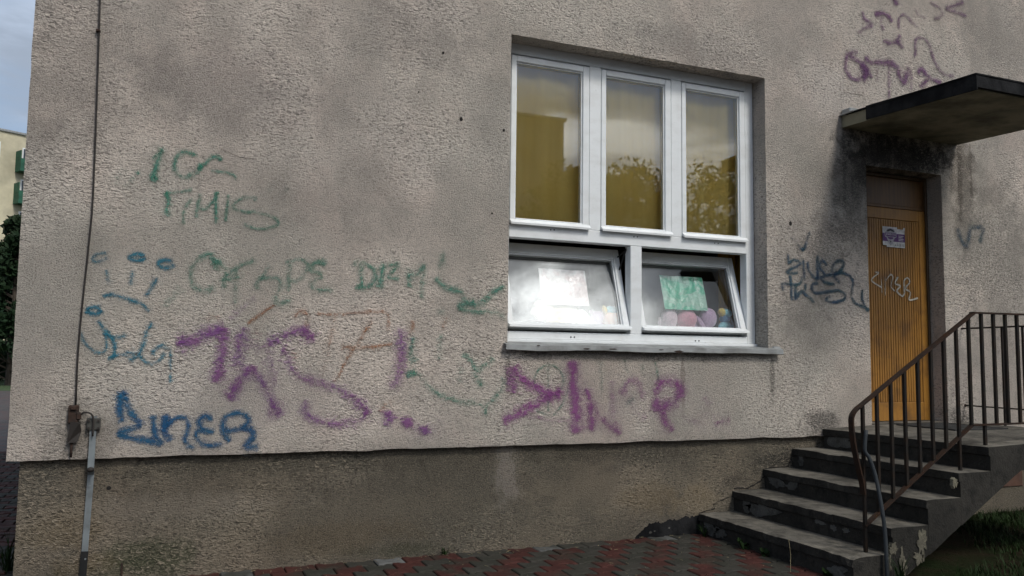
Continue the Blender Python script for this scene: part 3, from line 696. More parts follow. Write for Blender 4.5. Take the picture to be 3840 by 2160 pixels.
# ---- canopy over the door
cz = lambda y: 3.548 + .03*y                                     # falls a little outward
cm = MB(); CX0, CX1, CY = 5.655, 7.115, -1.36
cm.add([(CX0, 0, 3.55), (CX1, 0, 3.55), (CX1, CY, 3.505), (CX0, CY, 3.505), (CX0, 0, 3.655), (CX1, 0, 3.655), (CX1, CY, 3.60), (CX0, CY, 3.60)],
       [(0, 1, 2, 3), (4, 7, 6, 5), (0, 3, 7, 4), (3, 2, 6, 7), (2, 1, 5, 6)])
canopy = cm.build('canopy', M['soffit'], bld)
def edge(p, q, h0, h1, out, name, mat):
    m = MB(); p = Vector(p); q = Vector(q); o = Vector(out)
    m.add([p+Vector((0, 0, h0)), q+Vector((0, 0, h0)), q+Vector((0, 0, h1)), p+Vector((0, 0, h1)), p+o+Vector((0, 0, h0)), q+o+Vector((0, 0, h0)), q+o+Vector((0, 0, h1)), p+o+Vector((0, 0, h1))],
          [(4, 5, 6, 7), (0, 4, 7, 3), (1, 2, 6, 5), (3, 7, 6, 2), (0, 1, 5, 4)]); return m.build(name, mat, canopy)
edge((CX0-.001, -.30, 3.655), (CX0-.001, CY-.03, 3.60), -.108, .016, (-.012, 0, 0), 'fascia', M['tar'])
edge((CX0-.012, CY-.001, 3.60), (CX1+.012, CY-.001, 3.60), -.085, .018, (0, -.028, 0), 'fascia', M['tar'])
edge((CX1+.001, 0, 3.655), (CX1+.001, CY-.03, 3.60), -.075, .016, (.012, 0, 0), 'fascia', M['tar'])
rt_ = MB(); rt_.add([(CX0-.02, .0, 3.668), (CX1+.02, .0, 3.668), (CX1+.02, CY-.035, 3.622), (CX0-.02, CY-.035, 3.622), (CX0-.02, 0, 3.657), (CX1+.02, 0, 3.657), (CX1+.02, CY-.035, 3.611), (CX0-.02, CY-.035, 3.611)],
   [(0, 3, 2, 1), (4, 5, 6, 7), (0, 4, 7, 3), (3, 7, 6, 2), (2, 6, 5, 1)]); rt_.build('roofing_felt', M['tar'], canopy)
fl = MB(); fl.box((CX0-.005, -.11, 3.672), (CX0+.10, -.004, 3.715), .008); fl.box((CX0-.03, -.17, 3.655), (CX0+.06, -.004, 3.669), .004); fl.build('flashing', M['zinc'], canopy)

# ---- graffiti, painted strokes that lie on the render
gy = [0.0]
def graffiti(label, mat, ox, oy, scl, strokes, parent=None, y0=-.0022, name='graffiti', soft=1.0, gain=1.0):
    """strokes: (points in the crop's coordinates, width, opacity)"""
    V = []; F = []; C = []; yy = y0
    strokes = [(p_, w2*2.1, o2*.40) for p_, w2, o2 in strokes if w2*scl > 8] + list(strokes) if parent is None else strokes
    gain *= {'sprayed_green': 1.2, 'sprayed_deep_blue': 1.2, 'sprayed_light_blue': 1.25, 'sprayed_violet': 1.12, 'sprayed_magenta': 1.12, 'sprayed_teal': 1.2, 'sprayed_orange': 1.15}.get(mat.name, 1.)
    for pts, wd, op in strokes:
        P = [at(ox+x*scl, oy+y*scl, 0 if parent is None else YD) for x, y in pts]
        depth = (P[0]-CAM).dot(fw); wm_ = wd*scl*depth/FPX*1.5
        if len(P) == 1: P = [P[0]+Vector((0, 0, wm_*.18)), P[0]-Vector((0, 0, wm_*.18))]
        d0 = (P[0]-P[1]).normalized(); d1 = (P[-1]-P[-2]).normalized()
        P = [P[0]+d0*wm_*.3] + P + [P[-1]+d1*wm_*.3]
        Q = cat_rom(P, .016); base = len(V); m = len(Q)
        ln = [0.]
        for a_, b2 in zip(Q, Q[1:]): ln.append(ln[-1]+(b2-a_).length)
        for i, q in enumerate(Q):
            d = (Q[min(i+1, m-1)]-Q[max(i-1, 0)]); d.y = 0; d.normalize(); nrm = Vector((-d.z, 0, d.x))
            e = min(1., ln[i]/(wm_*.45+1e-6), (ln[-1]-ln[i])/(wm_*.45+1e-6)); e = e*e*(3-2*e)
            wob = 1+.22*mnoise.noise(Vector((q.x*14, q.z*14, wd)))
            for o_, cv in ((-1, 0), (-.5, .66), (0, 1), (.5, .66), (1, 0)):
                r = q+nrm*(o_*wm_*.5*wob*(1.35 if abs(o_) == 1 else 1)*soft)
                V.append((r.x, (YD if parent else 0)+yy-.0016*ln[i]/(ln[-1]+1e-6), r.z)); C.append(min(1., cv*op*gain)*e)
            if i:
                b0 = base+(i-1)*5; F += [(b0+k, b0+k+1, b0+5+k+1, b0+5+k) for k in range(4)]
        yy -= .00012
    me = bpy.data.meshes.new(name); me.from_pydata(V, [], F); me.update()
    at_ = me.attributes.new('cov', 'FLOAT', 'POINT'); at_.data.foreach_set('value', C)
    me.materials.append(mat); o = bpy.data.objects.new(name, me); col.objects.link(o); p = parent or wall
    o.parent = p; o.matrix_parent_inverse = pinv(p); o['label'] = label; return o
def ellp(cx_, cy_, rx, ry, a0=0, a1=330, rot=0, n=9):
    out = []
    for k in range(n):
        t = R(a0+(a1-a0)*k/(n-1)); x, y = rx*math.cos(t), ry*math.sin(t); c, s = math.cos(R(rot)), math.sin(R(rot)); out.append((cx_+x*c-y*s, cy_+x*s+y*c))
    return out
graffiti('faded green sprayed lettering in two lines high on the wall', M['p_green'], 300, 500, .3494, [
    ([(500,395),(440,440),(370,560)],45,.34), ([(600,400),(625,430),(540,520),(500,590)],45,.34), ([(600,400),(635,440)],55,.6),
    ([(890,150),(850,250),(800,400),(775,500),(840,490)],62,.78), ([(890,180),(780,270)],40,.6),
    ([(1260,240),(1120,200),(1030,270),(1020,400),(1100,470),(1220,440),(1300,360),(1270,330)],58,.66), ([(1220,440),(1340,330),(1440,250),(1530,280)],58,.66),
    ([(1480,290),(1530,270)],60,.7), ([(1400,400),(1560,420),(1650,450),(1680,500)],42,.62), ([(1400,500),(1440,560)],40,.35),
    ([(925,620),(950,740),(930,830),(960,890)],62,.74), ([(930,640),(1080,630),(1200,605)],42,.6), ([(1110,980),(1120,820),(1200,700)],40,.6),
    ([(1290,650),(1260,800),(1250,910)],48,.66), ([(1260,800),(1340,820),(1420,740),(1490,620)],48,.6), ([(1460,640),(1460,960)],44,.7),
    ([(1590,660),(1580,800),(1560,950)],42,.7), ([(1890,690),(1740,700),(1640,790),(1740,840),(1900,850),(2050,890),(2130,960),(2080,1000),(1900,1030),(1750,970)],44,.62),
    ([(1860,700),(1890,720)],50,.7), ([(2080,540),(2020,640)],55,.34), ([(2250,570),(2130,690)],55,.36)])
graffiti('light blue sprayed drawing of ovals, dashes and curls beside the cable', M['p_blue'], 0, 900, .621, [
    (ellp(605,105,48,24,20,340,-18),24,.62), (ellp(830,105,50,20),26,.78), (ellp(1003,145,46,24),28,.82), (ellp(570,425,46,20),28,.75), ([(530,425),(545,430)],40,.8),
    ([(640,180),(660,270)],24,.62), ([(805,185),(785,275)],28,.7), ([(950,230),(880,340)],30,.7), ([(620,340),(680,330),(780,360),(860,390),(900,430)],28,.72),
    ([(490,560),(520,630),(590,680),(640,660),(640,560)],24,.68), ([(590,490),(640,550),(690,620),(690,690),(650,720)],28,.72), ([(650,565),(700,590),(770,570)],26,.7),
    ([(650,712),(780,680),(820,700)],28,.72), ([(920,500),(880,570),(860,650),(800,725),(760,690)],28,.68), ([(830,690),(900,745),(970,720),(1000,640),(960,640),(910,690)],28,.65), ([(1030,650),(1030,850)],20,.6)])
graffiti('dark blue sprayed tag reading ZINER low on the wall beside the earthing strip', M['p_navy'], 0, 1450, .49, [
    ([(935,270),(920,180),(925,60),(960,70),(990,180),(1050,260),(1090,295)],50,1.0), ([(925,60),(935,100)],70,1.0), ([(1095,295),(1000,325),(900,348)],48,1.0), ([(900,348),(960,380),(1130,410),(1250,440)],46,1.0),
    ([(1250,440),(1190,370),(1170,220)],48,.9), ([(1300,415),(1255,340),(1270,210)],52,1.), ([(1255,320),(1330,250),(1420,240),(1440,310),(1415,400),(1440,450),(1490,470)],46,.9),
    ([(1625,260),(1570,220),(1520,270),(1560,330),(1640,345)],46,.85), ([(1560,335),(1500,350),(1530,420),(1620,450),(1700,430)],44,.85),
    ([(1760,420),(1710,340),(1720,240),(1800,205),(1880,220),(1900,270),(1840,320),(1720,340)],48,.88), ([(1840,320),(1920,330),(1930,390),(1880,450),(1975,470)],50,1.0)])
graffiti('green sprayed lettering reading CARPE DIEM', M['p_green'], 600, 850, .5866, [
    ([(140,390),(20,520)],60,.45), ([(430,260),(350,260),(330,180),(260,200),(200,280),(210,370),(280,410),(350,390)],42,.58), ([(330,210),(410,250)],60,.6),
    ([(410,400),(410,330),(480,270),(610,210)],44,.6), ([(490,270),(480,490)],40,.45), ([(410,345),(540,310)],34,.5), ([(620,410),(630,340),(720,330),(770,360),(740,480),(840,470)],42,.56),
    ([(640,340),(700,250)],34,.5), ([(820,410),(830,230)],42,.55), ([(800,230),(900,210),(940,250),(900,330),(830,350)],38,.56), ([(1060,235),(1000,230),(960,270),(1040,310)],42,.6), ([(1020,220),(1050,240)],60,.62),
    ([(1040,320),(960,360),(1000,400),(1110,405)],40,.58), ([(1280,240),(1290,390)],38,.6), ([(1220,240),(1320,240),(1380,310),(1340,380),(1240,390)],40,.62), ([(1430,230),(1400,390)],46,.7),
    ([(1450,250),(1520,240),(1460,320),(1530,330)],36,.58), ([(1590,390),(1590,260)],44,.68), ([(1600,290),(1640,310),(1690,250),(1670,400),(1680,460)],42,.6),
    ([(1820,160),(1780,270)],60,.5), ([(1760,330),(1830,390),(1920,420),(1950,480),(2010,480),(1900,500)],46,.7), ([(1920,500),(2050,490),(2120,430),(2200,380)],48,.68),
    ([(1900,520),(2000,540),(2140,550),(2200,590)],42,.6), ([(1770,550),(1810,540)],44,.55)])
graffiti('faint green sprayed curls between the purple tag and the window', M['p_green'], 600, 850, .5866, [
    ([(1620,700),(1600,850),(1650,850)],44,.42), ([(1570,950),(1640,930)],40,.58), ([(1800,690),(1780,850)],36,.36), ([(1940,810),(2000,880),(2020,960),(2060,1020)],40,.46), ([(2020,930),(2130,840)],36,.46),
    ([(1650,950),(1800,1080),(2000,1130),(2100,1130),(2190,1020),(2180,960)],34,.40), ([(2090,1130),(2080,1210)],34,.42), ([(1930,900),(1900,1000)],40,.34)], gain=1.3, soft=1.2)
graffiti('purple sprayed tag reading TKS with three dots', M['p_violet'], 600, 850, .5866, [([(560,700),(470,930)],70,.42), ([(640,680),(560,760),(500,900)],60,.40), ([(600,800),(700,740),(800,690)],60,.5), ([(420,900),(400,1050)],70,.35), ([(680,760),(700,900),(700,1050)],60,.36), ([(760,830),(850,900)],70,.36),
    ([(110,735),(200,730),(300,690),(410,640)],68,.86), ([(110,735),(150,740)],80,.9), ([(410,640),(400,800),(380,900),(360,990)],66,.84), ([(540,640),(500,760),(470,900)],56,.62), ([(440,1110),(470,1040),(580,900)],70,.82),
    ([(580,890),(640,970),(700,1090),(750,1200)],52,.72), ([(720,1130),(770,1210)],84,.80), ([(690,740),(800,700),(900,660),(990,720)],58,.72), ([(900,660),(960,720)],70,.66), ([(700,790),(720,900),(730,1020)],50,.5), ([(780,790),(810,790)],60,.8),
    ([(790,800),(880,950),(1040,1000),(1200,1070),(1310,1160),(1290,1230),(1150,1260),(1000,1240),(920,1180),(950,1110)],54,.66), ([(1250,1130),(1330,1180)],60,.6), ([(1540,650),(1540,800),(1530,920),(1490,1030)],62,.68),
    ([(1470,1180),(1450,1280)],66,.80), ([(1590,1220),(1570,1280)],66,.82), ([(1690,1300)],90,.9), ([(440,590),(600,460)],30,.5)], soft=1.25)
graffiti('thin brownish orange sprayed strokes crossing the purple tag', M['p_orange'], 600, 850, .5866, [
    ([(735,500),(640,560),(560,620)],26,.66), ([(860,580),(900,540),(945,570),(930,640)],30,.58), ([(300,570),(380,590)],50,.48), ([(590,680),(650,700)],80,.46), ([(1000,555),(1130,560),(1300,548),(1440,550),(1460,600),(1450,680)],26,.55),
    ([(1120,560),(1080,760),(1040,950)],24,.42), ([(1350,610),(1270,730),(1200,840),(1120,990)],26,.58), ([(1160,770),(1320,770),(1480,750)],30,.62), ([(1620,600),(1600,680)],40,.58), ([(1840,570),(1800,660)],36,.45), ([(860,800),(880,950)],60,.35), ([(1490,1100),(1400,1180)],60,.4)])
graffiti('magenta sprayed tag reading ZINER under the window sill', M['p_magenta'], 1800, 820, .6073, [([(620,1000),(650,1250)],80,.42), ([(800,1180),(860,1300)],80,.36), ([(900,1060),(960,1180),(1020,1240)],80,.34), ([(1060,1150),(1160,1220)],80,.36), ([(1320,1180),(1500,1260)],90,.26),
    ([(205,1080),(190,910)],58,.78), ([(200,930),(350,1050),(500,1080)],58,.78), ([(500,1080),(380,1120),(250,1200),(140,1250)],58,.78), ([(250,1190),(400,1240),(560,1250)],30,.5),
    ([(570,880),(570,1000),(590,1150),(595,1320)],70,.86), ([(660,1050),(680,1150),(690,1310)],56,.74), ([(690,1150),(760,1250),(870,1330)],52,.62), ([(810,1000),(820,1200)],50,.5), ([(520,1080),(440,1070)],70,.6),
    ([(870,1090),(920,1000),(980,1030),(1000,1120)],46,.6), ([(1080,1080),(1120,1010),(1200,1010),(1240,1070),(1180,1140),(1090,1160),(1100,1100)],60,.78), ([(1110,1170),(1140,1260),(1190,1310)],52,.68),
    ([(1370,1100),(1430,1150)],50,.45), ([(1440,1270),(1540,1240)],50,.5), ([(1250,1230),(1400,1280)],50,.36)], soft=1.25)
graffiti('thin green sprayed rings and lines over the magenta tag', M['p_green'], 1800, 820, .6073, [
    (ellp(425,1000,90,95,100,420),16,.6), ([(420,910),(420,1170)],16,.58), ([(350,1190),(460,1205),(540,1060),(520,950)],18,.55), ([(740,880),(750,1060)],26,.48), ([(890,870),(910,960)],18,.5), ([(1000,900),(1010,980)],18,.42), ([(1080,880),(1100,1000)],18,.5), ([(900,1150),(960,1100)],60,.4)])
graffiti('dark teal sprayed tag reading ZINER TLS left of the door', M['p_teal'], 2900, 820, .276, [
    ([(230,250),(330,340)],60,.4), ([(330,350),(400,440),(440,330),(490,180)],46,.72), ([(390,390),(400,430)],60,.95), ([(195,480),(210,600),(270,560),(370,610),(250,680),(170,720),(240,740),(330,740)],44,.8), ([(400,550),(410,700),(420,840)],44,.85),
    ([(470,570),(470,680),(540,790),(600,830)],44,.78), ([(600,500),(590,650),(600,830)],48,.82), ([(720,640),(660,570),(620,650),(700,770),(640,800),(700,870),(830,890)],42,.85),
    ([(900,880),(820,780),(790,700),(830,600),(900,570),(950,600),(920,690),(820,760),(700,770)],42,.92), ([(820,760),(950,740),(1040,790),(1080,870),(1060,980),(1060,1070),(1120,1160),(1230,1200),(1296,1256)],40,.95), ([(1210,960),(1200,1080),(1240,1180),(1296,1250)],38,.85),
    ([(130,970),(115,890),(200,890),(320,900),(380,850),(370,790)],44,.95), ([(220,760),(235,900),(245,1100)],40,.92), ([(300,920),(300,1080),(370,990),(430,1030),(500,1090),(550,1140)],46,1.0), ([(430,880),(430,980)],40,.8),
    ([(600,880),(530,890),(520,950),(560,1010),(700,1000),(880,980),(970,1030),(960,1090),(860,1130),(740,1130),(710,1090),(770,1060)],38,.95)])
graffiti('faded plum sprayed lettering on the wall above the canopy', M['p_plum'], 3080, 0, .2623, [
    ([(1020,-40),(1080,80)],70,.62), ([(580,170),(620,280),(720,360),(600,420),(510,490)],56,.5), ([(760,220),(850,190),(950,230),(1010,320)],62,.68), ([(850,230),(860,400),(900,410)],60,.45), ([(870,580),(980,620),(1080,590),(1120,500)],60,.62), ([(1090,590),(1160,700)],58,.6),
    ([(1100,420),(1110,260),(1180,220),(1260,290),(1360,390)],50,.5), ([(1340,790),(1340,600),(1400,540),(1500,590),(1570,750),(1620,900),(1730,1050),(1880,1090)],48,.52), ([(1320,770),(1340,780)],60,.7), ([(1320,130),(1400,230),(1480,270)],40,.42), ([(1550,40),(1680,120),(1720,220),(1600,280)],50,.45),
    ([(2020,40),(1780,120)],54,.6), ([(1780,130),(2060,230)],54,.52), ([(520,760),(400,760),(340,870),(350,1000),(420,1110),(540,1130),(650,1020),(540,900),(400,790)],64,.60), ([(560,920),(650,1040)],90,.72), ([(650,1000),(600,1180)],60,.66), ([(650,1020),(720,1130)],52,.5),
    ([(620,810),(700,890),(850,900),(980,900),(1080,980),(1110,1100),(1180,1180),(1240,960)],66,.66), ([(770,920),(790,1150)],36,.38), ([(960,950),(960,1380)],44,.48), ([(1280,1010),(1280,1280)],42,.48), ([(1370,1060),(1430,990),(1520,1100),(1700,1190)],58,.66), ([(1530,1130),(1400,1250)],54,.6), ([(1640,760),(1700,770)],60,.3)], gain=1.5, soft=1.4)
graffiti('small teal sprayed mark right of the door', M['p_teal'], 2900, 0, .69, [
    ([(1000,1245),(1045,1340),(1075,1245),(1150,1245)],30,.42), ([(1135,1250),(1120,1320)],26,.42)], gain=1.5, soft=1.3)
graffiti('thin white marker tag reading ZINER on the door slats', M['p_white'], 3200, 1000, .483, [
    ([(165,45),(195,48),(140,105),(215,160)],14,.6), ([(215,100),(220,200)],10,.5), ([(245,90),(245,215)],10,.6), ([(250,110),(285,62),(305,80),(290,150),(320,190)],14,.6), ([(345,80),(322,130),(362,150),(335,190),(380,230),(395,200)],16,.75), ([(395,200),(392,110),(420,88),(435,120),(402,170),(440,200),(430,258),(495,245)],14,.75)], parent=door, y0=-.003)
# anchor holes and drill holes in the render
hm = simple('dark_hole', (.02, .017, .015), .95)
for px, py, r in ((1729, 447, .013), (1889, 489, .010), (1662, 198, .009), (2964, 838, .016), (1845, 800, .007), (1570, 345, .006)):
    v = at(px, py, 0); m = MB(); o_ = [(v.x+r*math.cos(k*math.pi/6)*random.uniform(.75, 1.15), v.z+r*1.2*math.sin(k*math.pi/6)*random.uniform(.8, 1.1)) for k in range(12)]
    m.prism(o_, 1, -.0028, .0); m.build('anchor_hole', hm, wall)
v = at(408, 1830, PY); m = MB(); m.prism([(v.x+.014*math.cos(k*math.pi/6), v.z+.012*math.sin(k*math.pi/6)) for k in range(12)], 1, PY-.003, PY+.01); m.build('drill_hole', hm, plinth)
# broken foot of the plinth: tar coat laid bare, with a ragged upper edge
tarp = [(3.49, -.02)]; k = 70
for i in range(k+1):
    t = i/k; x = 3.50+(4.115-3.50)*t; base = .02+.075*min(1, t*5)+.055*t
    tarp.append((x, base+(.022*mnoise.noise(Vector((x*14, 1, 0)))+.016*mnoise.noise(Vector((x*47, 2, 0)))+.008*mnoise.noise(Vector((x*120, 2, 0))))))
tarp.append((4.115, -.02)); m = MB(); m.prism(tarp, 1, PY-.004, PY+.02); m.build('bared_tar_coat', M['tar'], plinth)
for px, py, r in ((2440, 1996, .018), (2510, 1980, .012), (2455, 1992, .012)):
    v = at(px, py, PY-.0055); m = MB(); m.add([(v.x+r*random.uniform(.5, 1.2)*math.cos(q), PY-.0058, v.z+r*.7*random.uniform(.5, 1.2)*math.sin(q)) for q in [j*math.pi/4 for j in range(8)]], [tuple(range(8))]); m.build('mortar_fleck', M['concrete_pale'], plinth)
# brown hatch in the plinth under the landing
m = MB(); m.box((7.62, PY-.012, .21), (7.935, PY+.01, .66), .004); m.build('hatch', simple('brown_hatch_paint', (.10, .048, .03), .6), plinth)
m = MB(); v = at(456, 2135, PY); m.tube([(v.x, PY-.006, .11), (v.x+.002, PY-.008, -.02)], .006, 6); m.build('iron_stub', M['rust'], plinth)

# ------------------------------------------------------------------ outside stairs
st = empty('outside_staircase', (5.2, -.8, 0)); tag(st, 'weathered concrete steps with crumbling edges rising to the ochre door', 'stairs')
NX = [4.09, 4.43, 4.75, 5.06, 5.36]; RZ = .165; YW, YE = PY-.004, -1.60
def rough_block(poly, ya, yb_, name, mat, parent, ny=48, amp=.008):
    """prism in xz, cut into slices along y, its upper edges eroded unevenly"""
    poly2_ = []
    m = len(poly)
    for i in range(m):
        a_, b2 = Vector((*poly[i], 0)), Vector((*poly[(i+1) % m], 0)); n_ = max(1, int((b2-a_).length/.06))
        poly2_ += [a_.lerp(b2, k/n_) for k in range(n_)]
    n_ = len(poly2_); V = []; F = []
    top = max(p[1] for p in poly); x_min = min(p[0] for p in poly)
    for j in range(ny+1):
        y = ya+(yb_-ya)*j/ny
        for p in poly2_:
            e = mnoise.noise(Vector((p.x*7, y*7, p.y*7)))*amp
            corner = (abs(p.x-x_min) < .02 and abs(p.y-top) < .02)
            wear = (max(0, mnoise.noise(Vector((p.x*3, y*4.3, 2))))*.024 + max(0, mnoise.noise(Vector((p.x*3, y*13, 5)))-.1)*.02) * (1 if corner else 0)
            V.append((p.x+(e*.5+wear if p.x < x_min+.05 else 0), y+(e*.6 if j in (0, ny) else 0), p.y+e*.35-wear*.8))
    for j in range(ny):
        for i in range(n_): F.append((j*n_+i, (j+1)*n_+i, (j+1)*n_+(i+1) % n_, j*n_+(i+1) % n_))
    F += [tuple(range(n_)), tuple(range(ny*n_, (ny+1)*n_))[::-1]]
    mb = MB(); mb.add(V, F); return mb.build(name, mat, parent)
def under(x): return max(-.06, .653-(5.679-x)*.56)
for k in range(4):
    xa, xb, z = NX[k], NX[k+1]+.012, RZ*(k+1)
    lo = -.05 if k == 0 else max(-.05, RZ*k-.012 if under(xa) > RZ*k-.012 else under(xa))
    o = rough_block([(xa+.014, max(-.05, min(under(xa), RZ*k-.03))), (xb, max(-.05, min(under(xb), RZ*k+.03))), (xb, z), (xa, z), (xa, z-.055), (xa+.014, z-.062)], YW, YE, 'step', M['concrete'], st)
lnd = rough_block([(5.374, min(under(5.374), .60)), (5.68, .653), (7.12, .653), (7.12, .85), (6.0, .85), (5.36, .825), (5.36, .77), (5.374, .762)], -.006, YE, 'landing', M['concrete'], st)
# repair patches and pale mortar on risers and on the end face
for k, y, z, a_, h in ((0, -.10, .07, .10, .055), (0, -.24, .06, .06, .05), (0, -1.46, .05, .08, .05), (1, -.30, .235, .16, .06), (1, -.12, .24, .05, .06), (1, -.95, .25, .05, .02), (1, -1.08, .235, .03, .022), (1, -1.2, .24, .03, .02), (2, -.10, .41, .10, .06), (3, -.05, .57, .03, .06), (4, -.20, .73, .14, .065), (2, -.3, .40, .07, .05)):
    x = NX[k]+.0085; o_ = [(y+a_*1.25*math.cos(q)*rj, z+h*math.sin(q)*rj) for q, rj in [(j*math.pi/14, .8+.55*mnoise.noise(Vector((math.cos(j*math.pi/14)*1.6+y*9, math.sin(j*math.pi/14)*1.6, z*9)))+.12*random.uniform(-1, 1)) for j in range(28)]]
    m = MB(); m.prism(o_, 0, x, x+.02); m.build('mortar_patch', M['concrete_pale'], st)
M['break'] = concrete('fresh_concrete_break', (.20, .185, .13), (.11, .10, .075), (.05, .046, .036))
for x, z, a_, h in ((4.44, .20, .045, .05), (4.40, .10, .03, .07), (4.52, .10, .05, .09), (4.70, .22, .05, .10), (4.66, .13, .06, .05), (5.02, .60, .03, .04)):
    o_ = [(x+a_*math.cos(q)*rj, z+h*math.sin(q)*rj) for q, rj in [(k_*math.pi/16, .75+.7*mnoise.noise(Vector((math.cos(k_*math.pi/16)*1.9+x*9, math.sin(k_*math.pi/16)*1.9, z*9)))+.16*random.uniform(-1, 1)) for k_ in range(32)]]
    m = MB(); m.prism(o_, 1, YE-.006, YE+.02); m.build('mortar_patch', M['break'], st)
# cracks where stairs tear off the wall and across the plinth
def crack(pts, y, wd, parent, axis=1):
    m = MB(); Q = []
    for (a_, b2), (c_, d_) in zip(pts, pts[1:]):
        n_ = 6
        for i in range(n_): Q.append((a_+(c_-a_)*i/n_+random.uniform(-.005, .005), b2+(d_-b2)*i/n_+random.uniform(-.005, .005)))
    V = []; F = []
    for i, (x, z) in enumerate(Q):
        w_ = wd*random.uniform(.4, 1.3); V += [(x-w_*.4, y, z+w_), (x+w_*.4, y, z-w_)]
        if i: F.append((2*i-2, 2*i-1, 2*i+1, 2*i))
    m.add(V, F); m.build('crack', hm, parent)
def pz(*pts): return [(at(p, q, PY).x, at(p, q, PY).z) for p, q in pts]
crack(pz((2620, 1925), (2680, 1905), (2675, 1890), (2720, 1870), (2750, 1860)), PY-.003, .004, plinth)
crack(pz((2750, 1832), (2800, 1830), (2850, 1805), (2868, 1780), (2866, 1760)), PY-.003, .005, plinth)
crack(pz((2866, 1760), (2895, 1752), (2955, 1747), (2968, 1720), (2975, 1685)), PY-.003, .004, plinth)
def wz(*pts): return [(at(p, q, 0).x, at(p, q, 0).z) for p, q in pts]
crack(wz((3150, 300), (3152, 360), (3158, 420), (3156, 440)), -.003, .003, wall); crack(wz((3160, 345), (3200, 352), (3245, 362)), -.003, .0022, wall)
crack(wz((830, 560), (900, 590), (960, 600)), -.003, .0014, wall)
# doormat grating on the landing
gr = empty('doormat', (6.42, -.42, .85)); tag(gr, 'thin metal doormat grating lying in front of the door', 'doormat')
m = MB()
for a_, b2 in (((6.10, -.72, .851), (6.74, -.70, .862)), ((6.10, -.14, .851), (6.74, -.12, .862)), ((6.10, -.70, .851), (6.12, -.14, .862)), ((6.72, -.70, .851), (6.74, -.14, .862))): m.box(a_, b2)
MATM = simple('dark_mat_steel', (.05, .05, .048), .6, scale=9, metal=.3); m.build('frame', MATM, gr); sl_ = MB(); sl_.box((6.12, -.003, .8515), (6.72, .003, .860)); sd_ = None
for i in range(16):
    if sd_ is None: o = sl_.build('slat', MATM, gr); sd_ = o.data
    else:
        o = bpy.data.objects.new('slat', sd_); col.objects.link(o); o.parent = gr; o.matrix_parent_inverse = pinv(gr)
    o.location = (0, -.675+i*.034, 0)

# ------------------------------------------------------------------ railings
YR = -1.50
ra = empty('stair_railing', (4.31, YR, .165)); tag(ra, 'rusty brown flat bar handrail with square balusters along the steps', 'railing')
hs = lambda x: 1.079+(x-4.225)*(1.773-1.079)/(5.382-4.225)       # sloping handrail
m = MB(); m.bar((4.262, YR, hs(4.262)), (5.375, YR, hs(5.375)), .042, .012, (0, 1, 0)); m.bar((5.365, YR, 1.773), (7.08, YR, 1.785), .042, .012, (0, 1, 0))
hr = m.build('handrail', M['rail'], ra)
curl = cat_rom([(4.268, YR, hs(4.268)), (4.235, YR, 1.078), (4.215, YR, 1.045), (4.212, YR, .99), (4.228, YR, .86), (4.262, YR, .72), (4.290, YR, .62), (4.301, YR, .54)], .03)
m = MB()
V = []; F = []
for i, p in enumerate(curl):
    d = (curl[min(i+1, len(curl)-1)]-curl[max(i-1, 0)]).normalized(); nrm = Vector((-d.z, 0, d.x))
    for a_, b2 in ((-1, -1), (1, -1), (1, 1), (-1, 1)): V.append(p+Vector((0, .021*a_, 0))+nrm*.006*b2)
    if i: F += [((i-1)*4+k, (i-1)*4+(k+1) % 4, i*4+(k+1) % 4, i*4+k) for k in range(4)]
F += [(3, 2, 1, 0), tuple(range(len(V)-4, len(V)))]
m.add(V, F); m.build('handrail_scroll', M['rail'], ra)
bs = lambda x: .347+(x-4.325)*(.972-.347)/(5.327-4.325)           # sloping lower rail
m = MB(); m.bar((4.305, YR, bs(4.305)), (5.327, YR, bs(5.327)), .035, .012, (0, 1, 0)); m.bar((5.32, YR, .972), (7.08, YR, .985), .035, .012, (0, 1, 0)); m.build('lower_rail', M['rail'], ra)
def ztop(x):
    k = 0
    for i, n_ in enumerate(NX):
        if x > n_: k = i+1
    return RZ*k if k < 5 else .825+max(0, min(1, (x-5.36)/.64))*.025
bxs = [4.311+.1268*i for i in range(9)] + [5.457+.1245*i for i in range(14)]
for i, x in enumerate(bxs):
    if x > 7.06: break
    top = hs(x) if x < 5.38 else 1.773; low = bs(x)-.0 if x < 5.32 else .975
    if i in (0, 7, 9, 14, 19): low = ztop(x)-.012
    m = MB(); m.bar((x, YR, low), (x, YR, top), .020, .020, (0, 1, 0)); m.build('baluster', M['bal'], ra)
rb = empty('end_railing', (7.1, -.75, .85)); tag(rb, 'thin iron railing closing the end of the landing against the wall', 'railing')
m = MB(); m.tube([(7.105, .01, 1.745), (7.105, YR+.03, 1.755)], .008, 6); m.build('top_rod', M['bal'], rb)
m = MB(); m.tube([(7.118, .01, 1.011), (7.10, YR+.03, 1.0)], .007, 6); m.build('lower_rod', M['bal'], rb)
for y in (-.42, -.62, -.82, -1.02, -1.22):
    m = MB(); m.bar((7.105, y, .84), (7.105, y, 1.749), .016, .016, (0, 1, 0)); m.build('baluster', M['bal'], rb)
m = MB(); m.ell((7.12, -.004, 1.011), (.014, .008, .014), 10, 6); m.build('wall_anchor', M['rust'], rb)
cp = cat_rom([(4.318, YR-.02, .96)] + [tuple(at(px, py, y)) for px, py, y in ((3243, 1690, -1.525), (3257, 1712, -1.535), (3282, 1782, -1.56), (3305, 1896, -1.60), (3319, 2001, -1.62))] + [(at(3325, 2160, -1.63).x, -1.635, at(3325, 2160, -1.63).z), (4.36, -1.64, -.05)], .03)
m = MB(); m.tube(cp, .013, 10)
tag(m.build('conduit_pipe', M['conduit'], None, True, loc=(4.36, -1.63, 0)), 'bent grey plastic pipe running down beside the lowest steps', 'pipe')

